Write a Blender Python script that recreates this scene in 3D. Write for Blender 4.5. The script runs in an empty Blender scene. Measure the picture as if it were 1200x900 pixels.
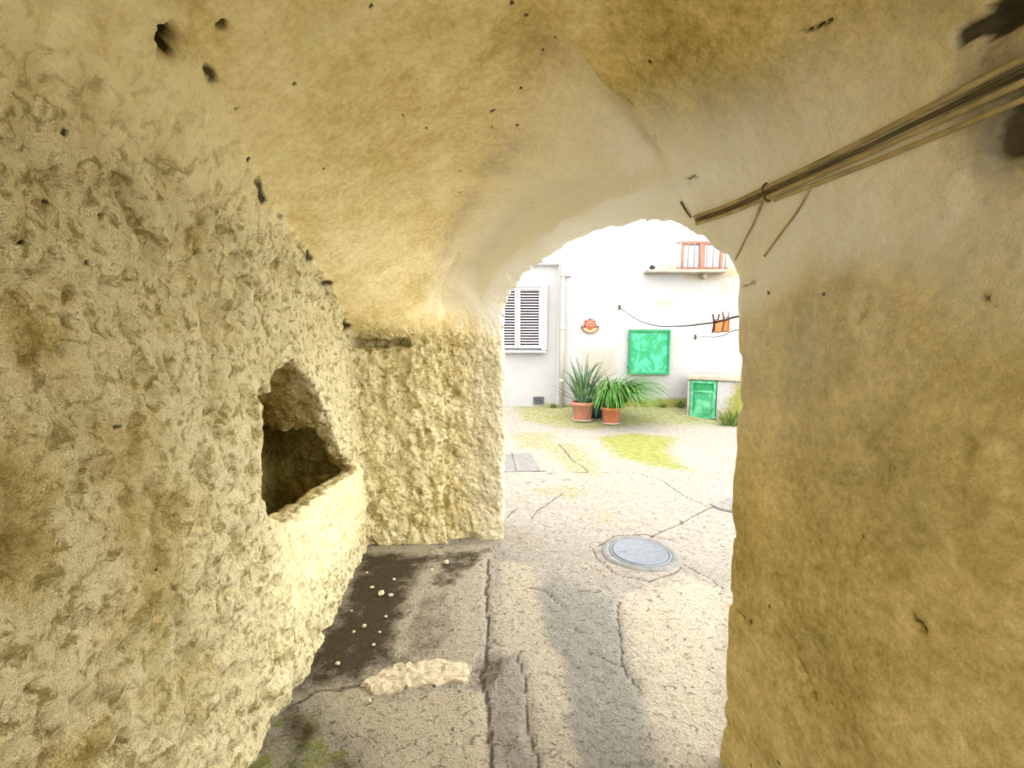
import bpy, bmesh, math, random
import numpy as np
from mathutils import Vector, Matrix

# ------------------------------------------------------------------ camera, world, exposure
scene = bpy.context.scene
COL = scene.collection
W, H, FPX = 1200.0, 900.0, 520.0
PITCH = math.atan(50.0 / FPX)                 # looking slightly down: horizon at pixel row 400
CAM = np.array([0.0, 0.0, 1.5])

cd = bpy.data.cameras.new('camera')
cam = bpy.data.objects.new('camera', cd)
COL.objects.link(cam)
cam.location = CAM
cam.rotation_euler = (math.pi / 2 - PITCH, 0, 0)
cd.sensor_fit = 'HORIZONTAL'
cd.sensor_width = 36.0
cd.lens = 36.0 * FPX / W
cd.clip_start = 0.02
cd.clip_end = 200
scene.camera = cam

world = bpy.data.worlds.new('overcast_sky')
scene.world = world
world.use_nodes = True
bg = world.node_tree.nodes['Background']
bg.inputs[0].default_value = (1.0, 0.985, 0.96, 1)
bg.inputs[1].default_value = 2.4

scene.view_settings.view_transform = 'Standard'
scene.view_settings.look = 'None'
scene.view_settings.gamma = 1.0
scene.view_settings.use_curve_mapping = False
scene.view_settings.exposure = 1.28
scene.cycles.max_bounces = 16
scene.cycles.diffuse_bounces = 7
scene.cycles.sample_clamp_indirect = 6.0

rng = np.random.default_rng(7)
random.seed(7)


def ray(px, py):
    u, v = (px - 600.0) / FPX, (450.0 - py) / FPX
    c, s = math.cos(PITCH), math.sin(PITCH)
    return np.array([u, c + v * s, -s + v * c])


def at_depth(px, py, y):
    d = ray(px, py)
    return CAM + d * (y / d[1])


def on_ground(px, py, z=0.0):
    d = ray(px, py)
    return CAM + d * ((z - CAM[2]) / d[2])


def on_plan_line(px, py, a, b):
    """point on the vertical plane through plan points a, b"""
    d = ray(px, py)
    nx, ny = -(b[1] - a[1]), b[0] - a[0]
    t = ((a[0] - CAM[0]) * nx + (a[1] - CAM[1]) * ny) / (d[0] * nx + d[1] * ny)
    return CAM + d * t


# ------------------------------------------------------------------ noise (vectorised)
def _hash(ix, iy, iz, seed):
    h = (ix.astype(np.uint32) * np.uint32(374761393) + iy.astype(np.uint32) * np.uint32(668265263)
         + iz.astype(np.uint32) * np.uint32(2147483647) + np.uint32(seed * 974711 + 1013))
    h = (h ^ (h >> np.uint32(13))) * np.uint32(1274126177)
    h = h ^ (h >> np.uint32(16))
    return (h & np.uint32(0xFFFFFF)).astype(np.float32) / np.float32(0xFFFFFF)


def vnoise(x, y, z, seed=0):
    x, y, z = np.broadcast_arrays(x, y, z)
    x, y, z = (0.36 * x + 0.48 * y - 0.8 * z, -0.8 * x + 0.6 * y, 0.48 * x + 0.64 * y + 0.6 * z)
    fx, fy, fz = np.floor(x), np.floor(y), np.floor(z)
    ix, iy, iz = fx.astype(np.int64) + 5000, fy.astype(np.int64) + 5000, fz.astype(np.int64) + 5000
    tx, ty, tz = x - fx, y - fy, z - fz
    tx = tx * tx * (3 - 2 * tx)
    ty = ty * ty * (3 - 2 * ty)
    tz = tz * tz * (3 - 2 * tz)
    out = 0
    for a in (0, 1):
        wx = tx if a else 1 - tx
        for b in (0, 1):
            wy = ty if b else 1 - ty
            for c in (0, 1):
                wz = tz if c else 1 - tz
                out = out + wx * wy * wz * _hash(ix + a, iy + b, iz + c, seed)
    return out * 2 - 1          # -1..1


def fbm(x, y, z, oct=3, seed=0, gain=0.5):
    s, a, t = 0, 1.0, 0
    for k in range(oct):
        f = 2.03 ** k
        s = s + a * vnoise(x * f, y * f, z * f, seed + k * 17)
        t += a
        a *= gain
    return s / t


def sstep(a, b, x):
    t = np.clip((x - a) / (b - a), 0, 1)
    return t * t * (3 - 2 * t)


def poly_sdf(X, Y, poly):
    """signed distance to a polygon (negative inside)"""
    p = np.asarray(poly, float)
    n = len(p)
    X, Y = np.broadcast_arrays(X, Y)
    d = np.full(np.shape(X), 1e9)
    ins = np.zeros(np.shape(X), bool)
    for i in range(n):
        a, b = p[i], p[(i + 1) % n]
        e = b - a
        wx, wy = X - a[0], Y - a[1]
        t = np.clip((wx * e[0] + wy * e[1]) / (e @ e + 1e-12), 0, 1)
        d = np.minimum(d, (wx - e[0] * t) ** 2 + (wy - e[1] * t) ** 2)
        cond = ((a[1] <= Y) & (b[1] > Y)) | ((b[1] <= Y) & (a[1] > Y))
        with np.errstate(divide='ignore', invalid='ignore'):
            xi = a[0] + (Y - a[1]) / (b[1] - a[1] if b[1] != a[1] else 1e-9) * (b[0] - a[0])
        ins ^= cond & (X < xi)
    return np.sqrt(d) * np.where(ins, -1, 1)


def line_dist(X, Y, pts):
    p = np.asarray(pts, float)
    d = np.full(np.shape(X), 1e9)
    for i in range(len(p) - 1):
        a, b = p[i], p[i + 1]
        e = b - a
        wx, wy = X - a[0], Y - a[1]
        t = np.clip((wx * e[0] + wy * e[1]) / (e @ e + 1e-12), 0, 1)
        d = np.minimum(d, (wx - e[0] * t) ** 2 + (wy - e[1] * t) ** 2)
    return np.sqrt(d)


# ------------------------------------------------------------------ object helpers
def tag(o, label=None, cat=None, group=None, kind=None):
    if label: o['label'] = label
    if cat: o['category'] = cat
    if group: o['group'] = group
    if kind: o['kind'] = kind
    return o


def link(o, parent=None):
    COL.objects.link(o)
    if parent is not None:
        o.parent = parent
    return o


def empty(name, loc=(0, 0, 0), rz=0.0):
    o = bpy.data.objects.new(name, None)
    o.empty_display_size = 0.1
    o.location = loc
    o.rotation_euler = (0, 0, rz)
    return link(o)


def np_mesh(name, V, F, mat, parent=None, smooth=True, attrs=None, normals=None):
    """V (n,3); F (m,4) quads"""
    me = bpy.data.meshes.new(name)
    me.vertices.add(len(V))
    me.vertices.foreach_set('co', np.asarray(V, np.float32).ravel())
    k = F.shape[1]
    me.loops.add(F.size)
    me.loops.foreach_set('vertex_index', F.ravel().astype(np.int32))
    me.polygons.add(len(F))
    me.polygons.foreach_set('loop_start', (np.arange(len(F)) * k).astype(np.int32))
    me.polygons.foreach_set('use_smooth', np.full(len(F), smooth))
    me.update(calc_edges=True)
    for nm, arr in (attrs or {}).items():
        at = me.attributes.new(nm, 'FLOAT', 'POINT')
        at.data.foreach_set('value', np.asarray(arr, np.float32))
    if normals is not None:
        me.normals_split_custom_set_from_vertices(np.asarray(normals, np.float32).tolist())
    me.materials.append(mat)
    o = bpy.data.objects.new(name, me)
    return link(o, parent)


def py_mesh(name, V, F, mat, parent=None, smooth=False):
    me = bpy.data.meshes.new(name)
    me.from_pydata([tuple(v) for v in V], [], F)
    if smooth:
        me.polygons.foreach_set('use_smooth', [True] * len(me.polygons))
    me.materials.append(mat)
    return link(bpy.data.objects.new(name, me), parent)


def bm_obj(name, bm, mat, parent=None, smooth=False):
    bmesh.ops.recalc_face_normals(bm, faces=bm.faces)
    me = bpy.data.meshes.new(name)
    bm.to_mesh(me)
    bm.free()
    if smooth:
        me.polygons.foreach_set('use_smooth', [True] * len(me.polygons))
    me.materials.append(mat)
    return link(bpy.data.objects.new(name, me), parent)


def add_box(bm, c, size, rot=None, bevel=0.0):
    r = bmesh.ops.create_cube(bm, size=1.0)
    M = Matrix.Translation(Vector(c)) @ (rot.to_4x4() if rot is not None else Matrix.Identity(4)) @ Matrix.Diagonal((*size, 1))
    bmesh.ops.transform(bm, matrix=M, verts=r['verts'])
    if bevel > 0:
        es = list({e for v in r['verts'] for e in v.link_edges})
        bmesh.ops.bevel(bm, geom=es, offset=bevel, segments=2, affect='EDGES')


def box_obj(name, c, size, mat, parent=None, rot=None, bevel=0.004):
    bm = bmesh.new()
    add_box(bm, c, size, rot, bevel)
    return bm_obj(name, bm, mat, parent)


def tube_mesh(pts, r, sides=8, r_end=None):
    pts = [Vector(p) for p in pts]
    V, F = [], []
    up = Vector((0, 0, 1))
    n = len(pts)
    for i, p in enumerate(pts):
        t = (pts[min(i + 1, n - 1)] - pts[max(i - 1, 0)]).normalized()
        s = t.cross(up)
        if s.length < 1e-3:
            s = t.cross(Vector((1, 0, 0)))
        s.normalize()
        q = s.cross(t)
        rr = r if r_end is None else r + (r_end - r) * i / (n - 1)
        for k in range(sides):
            a = 2 * math.pi * k / sides
            V.append(p + (s * math.cos(a) + q * math.sin(a)) * rr)
    for i in range(n - 1):
        for k in range(sides):
            a, b = i * sides + k, i * sides + (k + 1) % sides
            F.append((a, b, b + sides, a + sides))
    F.append(tuple(range(sides))[::-1])
    F.append(tuple(range((n - 1) * sides, n * sides)))
    return V, F


def tube_obj(name, pts, r, mat, parent=None, sides=8, r_end=None):
    V, F = tube_mesh(pts, r, sides, r_end)
    return py_mesh(name, V, F, mat, parent, smooth=True)


def lathe_obj(name, prof, mat, parent=None, seg=40, flute=0.0):
    V, F = [], []
    for (r, z) in prof:
        for k in range(seg):
            a = 2 * math.pi * k / seg
            rr = r * (1 + flute * math.cos(a * 10))
            V.append((rr * math.cos(a), rr * math.sin(a), z))
    for i in range(len(prof) - 1):
        for k in range(seg):
            a, b = i * seg + k, i * seg + (k + 1) % seg
            F.append((a, b, b + seg, a + seg))
    return py_mesh(name, V, F, mat, parent, smooth=True)


def spline(pts, n=40):
    """Catmull-Rom through 3D points"""
    p = [np.asarray(q, float) for q in pts]
    p = [2 * p[0] - p[1]] + p + [2 * p[-1] - p[-2]]
    out = []
    m = len(p) - 3
    for j in range(n + 1):
        s = j / n * m
        i = min(int(s), m - 1)
        t = s - i
        a, b, c, d = p[i:i + 4]
        out.append(0.5 * (2 * b + (c - a) * t + (2 * a - 5 * b + 4 * c - d) * t * t + (3 * b - a - 3 * c + d) * t ** 3))
    return out


# ------------------------------------------------------------------ materials
class NT:
    def __init__(self, name, rough=0.9, spec=0.2):
        m = bpy.data.materials.new(name)
        m.use_nodes = True
        self.m, self.t = m, m.node_tree
        self.b = self.t.nodes['Principled BSDF']
        self.b.inputs['Roughness'].default_value = rough
        self.b.inputs['Specular IOR Level'].default_value = spec

    def n(self, kind, **kw):
        nd = self.t.nodes.new(kind)
        for k, v in kw.items():
            if k in nd.inputs:
                nd.inputs[k].default_value = v
            else:
                setattr(nd, k, v)
        return nd

    def l(self, a, b):
        self.t.links.new(a, b)

    def val(self, x, sock):
        if isinstance(x, (int, float)):
            sock.default_value = x
        elif isinstance(x, tuple):
            sock.default_value = (*x, 1) if len(x) == 3 else x
        else:
            self.l(x, sock)

    def pos(self):
        if not hasattr(self, '_p'):
            self._p = self.n('ShaderNodeNewGeometry').outputs['Position']
        return self._p

    def noise(self, scale, detail=3, rough=0.6, vec=None, dist=0.0):
        nd = self.n('ShaderNodeTexNoise')
        nd.inputs['Scale'].default_value = scale
        nd.inputs['Detail'].default_value = detail
        nd.inputs['Roughness'].default_value = rough
        nd.inputs['Distortion'].default_value = dist
        self.l(vec or self.pos(), nd.inputs['Vector'])
        return nd.outputs['Fac']

    def voro(self, scale, feature='F1', rand=1.0, vec=None):
        nd = self.n('ShaderNodeTexVoronoi')
        nd.feature = feature
        nd.inputs['Scale'].default_value = scale
        nd.inputs['Randomness'].default_value = rand
        self.l(vec or self.pos(), nd.inputs['Vector'])
        return nd

    def math(self, op, a, b=0.0, clamp=False):
        nd = self.n('ShaderNodeMath')
        nd.operation = op
        nd.use_clamp = clamp
        self.val(a, nd.inputs[0])
        self.val(b, nd.inputs[1])
        return nd.outputs[0]

    def rng(self, x, a, b, c=0.0, d=1.0):
        nd = self.n('ShaderNodeMapRange')
        nd.clamp = True
        self.val(x, nd.inputs[0])
        for i, v in enumerate((a, b, c, d)):
            nd.inputs[i + 1].default_value = v
        return nd.outputs[0]

    def mix(self, f, a, b):
        nd = self.n('ShaderNodeMix')
        nd.data_type = 'RGBA'
        self.val(f, nd.inputs[0])
        self.val(a, nd.inputs[6])
        self.val(b, nd.inputs[7])
        return nd.outputs[2]

    def attr(self, name):
        nd = self.n('ShaderNodeAttribute')
        nd.attribute_name = name
        return nd.outputs['Fac']

    def bump(self, h, dist, strength=1.0, prev=None):
        nd = self.n('ShaderNodeBump')
        nd.inputs['Distance'].default_value = dist
        self.val(strength, nd.inputs['Strength'])
        self.l(h, nd.inputs['Height'])
        if prev is not None:
            self.l(prev, nd.inputs['Normal'])
        self.l(nd.outputs[0], self.b.inputs['Normal'])
        return nd.outputs[0]

    def color(self, c):
        self.val(c, self.b.inputs['Base Color'])
        return self.m


def flat_mat(name, col, rough=0.7, spec=0.3, var=0.12, scale=20.0, metal=0.0, bump=0.0):
    t = NT(name, rough, spec)
    t.b.inputs['Metallic'].default_value = metal
    f = t.noise(scale, 4)
    dk = tuple(c * (1 - var) for c in col)
    lt = tuple(min(1, c * (1 + var)) for c in col)
    t.color(t.mix(t.rng(f, 0.3, 0.7), dk, lt))
    if bump:
        t.bump(f, bump)
    return t.m


def plaster_mat():
    t = NT('old_limewashed_plaster', 0.95, 0.1)
    rough, tone, dark, white = t.attr('rough'), t.attr('tone'), t.attr('dark'), t.attr('white')
    n1 = t.noise(2.2, 5, 0.65, dist=0.4)
    n2 = t.noise(9.0, 5, 0.7)
    n3 = t.noise(45.0, 4, 0.7)
    cream, ochre, olive = (0.95, 0.865, 0.535), (0.735, 0.595, 0.275), (0.325, 0.26, 0.065)
    k = t.math('ADD', tone, t.math('MULTIPLY', t.math('SUBTRACT', n1, 0.5), 0.9))
    k = t.math('ADD', k, t.math('MULTIPLY', t.math('SUBTRACT', n2, 0.5), 0.95))
    k = t.math('ADD', k, t.math('MULTIPLY', t.math('SUBTRACT', n3, 0.5), 0.95))
    n4 = t.noise(130.0, 3, 0.7)
    k = t.math('ADD', k, t.math('MULTIPLY', t.math('MULTIPLY', t.math('SUBTRACT', n4, 0.5), t.rng(rough, 0.0, 1.0, 0.5, 1.0)), 0.7))
    c = t.mix(t.rng(k, 0.05, 0.5), cream, ochre)
    c = t.mix(t.rng(k, 0.5, 1.05), c, olive)
    pock = t.math('MULTIPLY', t.rng(t.noise(23.0, 5, 0.7, dist=0.5), 0.50, 0.62, 0.0, 0.85), t.rng(rough, 0.25, 0.9))
    c = t.mix(pock, c, (0.36, 0.285, 0.085))
    # greenish algae mottling and the light around the arch painted whitish
    g = t.rng(t.noise(3.1, 4, 0.6, dist=0.8), 0.56, 0.72, 0, 0.35)
    c = t.mix(g, c, (0.62, 0.58, 0.25))
    c = t.mix(t.math('MULTIPLY', white, t.rng(n2, 0.25, 0.6, 0.85, 1.0)), c, (0.88, 0.89, 0.87))
    # fly specks and tiny holes
    v = t.voro(9.0)
    r = t.n('ShaderNodeSeparateColor')
    t.l(v.outputs['Color'], r.inputs[0])
    sz = t.rng(r.outputs[0], 0.72, 1.0, 0.0, 0.075)
    sp = t.math('LESS_THAN', t.math('ADD', v.outputs['Distance'], t.math('MULTIPLY', t.math('SUBTRACT', n3, 0.5), 0.06)), sz)
    c = t.mix(t.math('MULTIPLY', sp, 0.8), c, (0.10, 0.075, 0.03))
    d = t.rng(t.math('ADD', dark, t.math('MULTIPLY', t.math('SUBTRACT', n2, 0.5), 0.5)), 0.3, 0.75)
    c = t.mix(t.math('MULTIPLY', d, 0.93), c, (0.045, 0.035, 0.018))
    # relief
    vb = t.voro(34.0, 'SMOOTH_F1')
    hgt = t.math('ADD', t.math('MULTIPLY', n3, 0.7), t.math('MULTIPLY', vb.outputs['Distance'], 0.8))
    st = t.rng(rough, 0.0, 1.0, 0.12, 1.0)
    b1 = t.bump(hgt, 0.035, st)
    t.bump(t.noise(150.0, 3, 0.7), 0.006, st, b1)
    return t.color(c)


def ground_mat():
    t = NT('weathered_concrete_paving', 0.85, 0.25)
    moss, stain, grey, crack, pale = (t.attr(a) for a in ('moss', 'stain', 'grey', 'crack', 'pale'))
    n1, n2, n3 = t.noise(1.7, 5, 0.65), t.noise(11.0, 5, 0.7), t.noise(70.0, 4, 0.7)
    c = t.mix(t.rng(n1, 0.35, 0.65), (0.355, 0.305, 0.24), (0.33, 0.312, 0.28))
    c = t.mix(t.rng(n2, 0.42, 0.7), c, (0.43, 0.395, 0.33))
    c = t.mix(t.math('MULTIPLY', pale, 0.9), c, (0.62, 0.54, 0.385))
    gk = t.rng(t.math('ADD', grey, t.math('MULTIPLY', t.math('SUBTRACT', n2, 0.5), 0.6)), 0.25, 0.85)
    c = t.mix(gk, c, t.mix(n1, (0.25, 0.247, 0.21), (0.31, 0.302, 0.255)))
    # grit
    gr = t.rng(n3, 0.54, 0.70, 0.0, 0.65)
    c = t.mix(gr, c, (0.12, 0.095, 0.06))
    n5 = t.noise(28.0, 5, 0.75, dist=0.6)
    c = t.mix(t.rng(n5, 0.55, 0.64, 0.0, 0.75), c, (0.10, 0.08, 0.05))
    c = t.mix(t.rng(n5, 0.42, 0.33, 0.0, 0.5), c, (0.45, 0.41, 0.33))
    fleck = t.voro(42.0)
    c = t.mix(t.math('MULTIPLY', t.math('LESS_THAN', t.math('ADD', fleck.outputs['Distance'], t.math('MULTIPLY', n5, 0.3)), 0.28), 0.45), c, (0.50, 0.46, 0.38))
    mk = t.rng(t.math('ADD', moss, t.math('ADD', t.math('MULTIPLY', t.math('SUBTRACT', n2, 0.5), 1.1),
                                         t.math('MULTIPLY', t.math('SUBTRACT', n3, 0.5), 0.7))), 0.42, 0.72)
    c = t.mix(t.math('MULTIPLY', mk, 0.85), c, t.mix(t.rng(n2, 0.4, 0.65), (0.285, 0.31, 0.022), (0.17, 0.19, 0.018)))
    sk = t.rng(t.math('ADD', stain, t.math('ADD', t.math('MULTIPLY', t.math('SUBTRACT', n2, 0.5), 0.8),
                                          t.math('MULTIPLY', t.math('SUBTRACT', n3, 0.5), 0.5))), 0.30, 0.85)
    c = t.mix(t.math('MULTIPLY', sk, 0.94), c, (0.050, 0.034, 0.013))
    ck = t.rng(t.math('ADD', crack, t.math('MULTIPLY', t.math('SUBTRACT', n3, 0.5), 0.6)), 0.35, 0.75)
    c = t.mix(t.math('MULTIPLY', ck, 0.85), c, (0.07, 0.05, 0.03))
    b1 = t.bump(n3, 0.02, 0.9)
    b2 = t.bump(n5, 0.03, 0.8, b1)
    t.bump(n2, 0.03, 0.6, b2)
    return t.color(c)


def farwall_mat():
    t = NT('white_courtyard_plaster', 0.95, 0.1)
    yel, pink, moss, grey, crack = (t.attr(a) for a in ('yellow', 'pink', 'moss', 'grey', 'crack'))
    n1, n2, n3 = t.noise(0.9, 5, 0.6), t.noise(5.0, 6, 0.7), t.noise(24.0, 5, 0.7)
    c = t.mix(t.rng(n1, 0.35, 0.65), (0.30, 0.30, 0.297), (0.345, 0.34, 0.333))
    c = t.mix(t.rng(n2, 0.60, 0.75, 0, 0.35), c, (0.24, 0.235, 0.228))
    j = t.math('MULTIPLY', t.math('SUBTRACT', n3, 0.5), 0.8)
    j2 = t.math('MULTIPLY', t.math('SUBTRACT', n2, 0.5), 0.8)
    jj = t.math('ADD', j, j2)
    c = t.mix(t.rng(t.math('ADD', yel, jj), 0.35, 0.9, 0, 0.8), c, (0.29, 0.22, 0.09))
    c = t.mix(t.rng(t.math('ADD', pink, jj), 0.35, 0.9, 0, 0.75), c, (0.31, 0.245, 0.17))
    c = t.mix(t.rng(t.math('ADD', grey, jj), 0.55, 0.75, 0, 0.8), c, (0.26, 0.26, 0.265))
    c = t.mix(t.rng(t.math('ADD', moss, jj), 0.35, 0.75, 0, 0.9), c, (0.19, 0.19, 0.03))
    c = t.mix(t.rng(crack, 0.3, 0.8, 0, 0.75), c, (0.20, 0.18, 0.15))
    b1 = t.bump(n2, 0.03, 0.5)
    t.bump(n3, 0.01, 0.5, b1)
    return t.color(c)


def green_paint(name, base, light, rust=0.5):
    t = NT(name, 0.5, 0.4)
    n1 = t.noise(4.5, 5, 0.65, dist=1.2)
    n2 = t.noise(14.0, 5, 0.7)
    c = t.mix(t.rng(n1, 0.46, 0.56), base, light)
    c = t.mix(t.rng(n2, 0.64, 0.70, 0, rust), c, (0.02, 0.10, 0.035))
    t.bump(n1, 0.01, 0.6)
    return t.color(c)


M_PLASTER = plaster_mat()
M_GROUND = ground_mat()
M_FAR = farwall_mat()
M_WHITE = flat_mat('white_painted_wood', (0.37, 0.37, 0.36), 0.6, var=0.05)
M_PIPE = flat_mat('white_painted_pipe', (0.345, 0.33, 0.295), 0.5, var=0.1, scale=6)
M_SLAT = flat_mat('white_slat_paint', (0.34, 0.33, 0.34), 0.6, var=0.05)
M_DARKWIN = flat_mat('dark_room_behind_shutter', (0.035, 0.02, 0.03), 0.6)
M_TERRA = flat_mat('terracotta_plastic', (0.36, 0.155, 0.10), 0.7, var=0.12, scale=30)
M_TERRA2 = flat_mat('orange_terracotta', (0.40, 0.13, 0.055), 0.75, var=0.2, scale=40)
M_RED = flat_mat('red_glazed_ceramic', (0.42, 0.10, 0.055), 0.5, var=0.35, scale=22)
M_REDDARK = flat_mat('dark_ceramic_rim', (0.10, 0.025, 0.015), 0.5)
M_CREAM = flat_mat('orange_cream_ceramic', (0.55, 0.25, 0.13), 0.5, var=0.15)
M_SAUCER = flat_mat('pale_saucer_plastic', (0.42, 0.38, 0.30), 0.6)
M_BLUEPOT = flat_mat('dark_blue_plastic', (0.03, 0.06, 0.10), 0.5)
M_SOIL = flat_mat('dark_soil', (0.05, 0.035, 0.02), 0.95, bump=0.02)
M_LEEK = flat_mat('blue_green_leaf', (0.075, 0.145, 0.095), 0.5, var=0.35, scale=9)
M_LEEK2 = flat_mat('light_green_leaf', (0.13, 0.21, 0.05), 0.5, var=0.35, scale=9)
M_DRY = flat_mat('dry_brown_stalk', (0.10, 0.075, 0.04), 0.9)
M_GRASS = flat_mat('bright_green_grass_blade', (0.060, 0.175, 0.022), 0.5, var=0.5, scale=14)
M_WEED = flat_mat('olive_weed_leaf', (0.075, 0.115, 0.014), 0.8, var=0.4, scale=18)
M_IRON = flat_mat('blue_grey_cast_iron', (0.15, 0.165, 0.19), 0.6, 0.4, var=0.14, scale=25, bump=0.004)
M_VENT = flat_mat('grey_vent_plastic', (0.10, 0.105, 0.115), 0.6, var=0.25)
M_VENTD = flat_mat('black_vent_opening', (0.02, 0.02, 0.022), 0.8)
M_RUST = flat_mat('rusty_orange_window_frame', (0.30, 0.16, 0.11), 0.8, var=0.2)
M_BAR = flat_mat('faded_red_iron_bar', (0.25, 0.13, 0.095), 0.7, var=0.2)
M_SILL = flat_mat('ochre_sill_stone', (0.42, 0.27, 0.12), 0.9, var=0.18, scale=8)
M_SLABST = flat_mat('pale_stone_ledge', (0.30, 0.27, 0.215), 0.9, var=0.2, scale=10)
M_GREEN1 = green_paint('peeling_green_paint', (0.004, 0.215, 0.075), (0.04, 0.30, 0.19))
M_GREEN2 = green_paint('green_door_paint', (0.03, 0.235, 0.10), (0.09, 0.36, 0.19), 0.3)
M_GREEN3 = green_paint('dark_green_door_paint', (0.004, 0.17, 0.055), (0.01, 0.20, 0.07), 0.3)
M_BLACK = flat_mat('black_rubber', (0.025, 0.022, 0.02), 0.7)
M_ORANGE = flat_mat('faded_orange_cloth', (0.85, 0.47, 0.27), 0.95, var=0.12, scale=120)
_n_ = M_ORANGE.node_tree
_tr = _n_.nodes.new('ShaderNodeBsdfTranslucent')
_tr.inputs[0].default_value = (0.85, 0.50, 0.30, 1)
_mx = _n_.nodes.new('ShaderNodeMixShader')
_mx.inputs[0].default_value = 0.55
_n_.links.new(_n_.nodes['Principled BSDF'].outputs[0], _mx.inputs[1])
_n_.links.new(_tr.outputs[0], _mx.inputs[2])
_n_.links.new(_mx.outputs[0], _n_.nodes['Material Output'].inputs[0])
M_ORANGED = flat_mat('orange_cloth_hem', (0.42, 0.16, 0.06), 0.95)
M_PEG = flat_mat('weathered_brown_peg', (0.10, 0.07, 0.05), 0.8, var=0.3, scale=90)
M_PEG2 = flat_mat('weathered_grey_peg', (0.28, 0.23, 0.19), 0.8, var=0.3, scale=90)
M_CABLE = flat_mat('plaster_splashed_cable', (0.42, 0.34, 0.17), 0.85, var=0.3, scale=18)
M_CABLED = flat_mat('grimy_dark_cable', (0.12, 0.09, 0.045), 0.8, var=0.4, scale=14)
M_RUBBLE = flat_mat('broken_white_mortar', (0.56, 0.49, 0.35), 0.95, var=0.12, scale=40, bump=0.01)
M_CONC = flat_mat('pale_concrete_cover', (0.17, 0.163, 0.15), 0.9, var=0.25, scale=18, bump=0.004)

mg = NT('window_glass_painted_sky', 0.08, 0.5)
mgn = mg.noise(3.0, 3)
mg.color(mg.mix(mg.rng(mgn, 0.4, 0.6), (0.22, 0.27, 0.34), (0.36, 0.38, 0.42)))  # sky reflection painted into the pane colour
M_GLASS = mg.m

# ------------------------------------------------------------------ the vaulted passage as one solid, cut out of masonry
XL0, XR0, SL = -0.79, 0.894, -0.096          # side walls: x = X0 + SL * y
RV, ZS = (XR0 - XL0) / 2, 1.55               # main barrel vault: radius, springing height
AO, BO = np.array([-0.06, 3.25]), np.array([0.752, 1.475])   # skewed outer face of the opening
UL = float(np.hypot(*(BO - AO)))
UD = (BO - AO) / UL
ND = np.array([-UD[1], UD[0]])               # points outwards to the courtyard


def centre(y):
    return (XL0 + XR0) / 2 + SL * y


def main_z(x, y):
    return ZS + np.sqrt(np.clip(RV ** 2 - (x - centre(y)) ** 2, 0, None))


# arch edge read on the outer face: u along the face, z height
ARCH_PX = [(588, 470), (589, 420), (590, 392), (594, 362), (601, 343), (618, 322), (640, 304), (665, 291), (692, 279),
           (720, 270), (750, 264), (778, 262), (802, 264), (822, 276), (838, 291), (855, 305), (864, 320), (868, 345), (871, 378), (873, 420)]
ARCH = []
for q in ARCH_PX:
    p = on_plan_line(*q, AO, BO)
    ARCH.append(((p[:2] - AO) @ UD, p[2]))
ARCH = np.array(ARCH)

G1 = [(-1.095, 3.12), (-0.93, 2.1), (-0.81, 1.5), (-0.67, 1.04)]
TOP = [(-0.55, 0.78), (-0.22, 1.02)]
G3 = [(0.03, 1.25), (0.27, 1.5), (0.48, 1.585), (0.62, 1.60), (0.735, 1.52)]
EPOLY = [(-1.5, 3.75), (-1.30, 3.4)] + G1 + TOP + G3 + [(1.6, 1.2), (1.6, 4.2), (-1.5, 4.2)]


def _dens(pts, n):
    pts = np.array(pts, float)
    out = []
    for a, b in zip(pts[:-1], pts[1:]):
        for k in range(n):
            out.append(a + (b - a) * k / n)
    out.append(pts[-1])
    return np.array(out)


bnd = _dens(G1 + TOP + G3, 5)
bz = main_z(bnd[:, 0], bnd[:, 1])
bz[:3] = [1.53, 1.60, 1.68]
ctl = [(x, y, z) for (x, y), z in zip(bnd, bz)]
ctl += [(-1.0, 3.12, 1.535), (-0.88, 3.12, 1.54), (-0.76, 3.12, 1.56), (-0.9, 3.4, 1.5), (-0.72, 3.4, 1.55), (-0.4, 3.4, 2.0)]
ctl += [(-0.62, 3.0, 1.74), (-0.54, 2.85, 1.88), (-0.42, 2.7, 2.04), (-0.29, 2.55, 2.165), (-0.15, 2.22, 2.25), (0.0, 1.83, 2.31), (0.06, 1.5, 2.365)]
ctl += [(-0.477, 3.15, 1.885), (-0.28, 3.0, 2.06), (-0.1, 2.66, 2.145), (0.05, 2.3, 2.155), (0.19, 2.0, 2.15), (0.36, 1.70, 2.10), (0.52, 1.64, 2.03)]
ctl += [(-0.05, 3.2, 2.10), (0.25, 2.7, 2.14), (0.6, 2.0, 2.1), (0.85, 1.6, 1.9)]
ctl = np.array(ctl)


def _phi(r):
    return r


_n = len(ctl)
_D = np.hypot(ctl[:, None, 0] - ctl[None, :, 0], ctl[:, None, 1] - ctl[None, :, 1])
_A = np.zeros((_n + 3, _n + 3))
_A[:_n, :_n] = _phi(_D) - 0.004 * np.eye(_n)
_A[:_n, _n] = 1
_A[:_n, _n + 1:] = ctl[:, :2]
_A[_n:, :_n] = _A[:_n, _n:].T
_wt = np.linalg.solve(_A, np.concatenate([ctl[:, 2], np.zeros(3)]))


def ceil_e(x, y):
    out = _wt[_n] + _wt[_n + 1] * x + _wt[_n + 2] * y
    for i in range(_n):
        out = out + _wt[i] * _phi(np.sqrt((x - ctl[i, 0]) ** 2 + (y - ctl[i, 1]) ** 2 + 1e-4))
    return out


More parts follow.
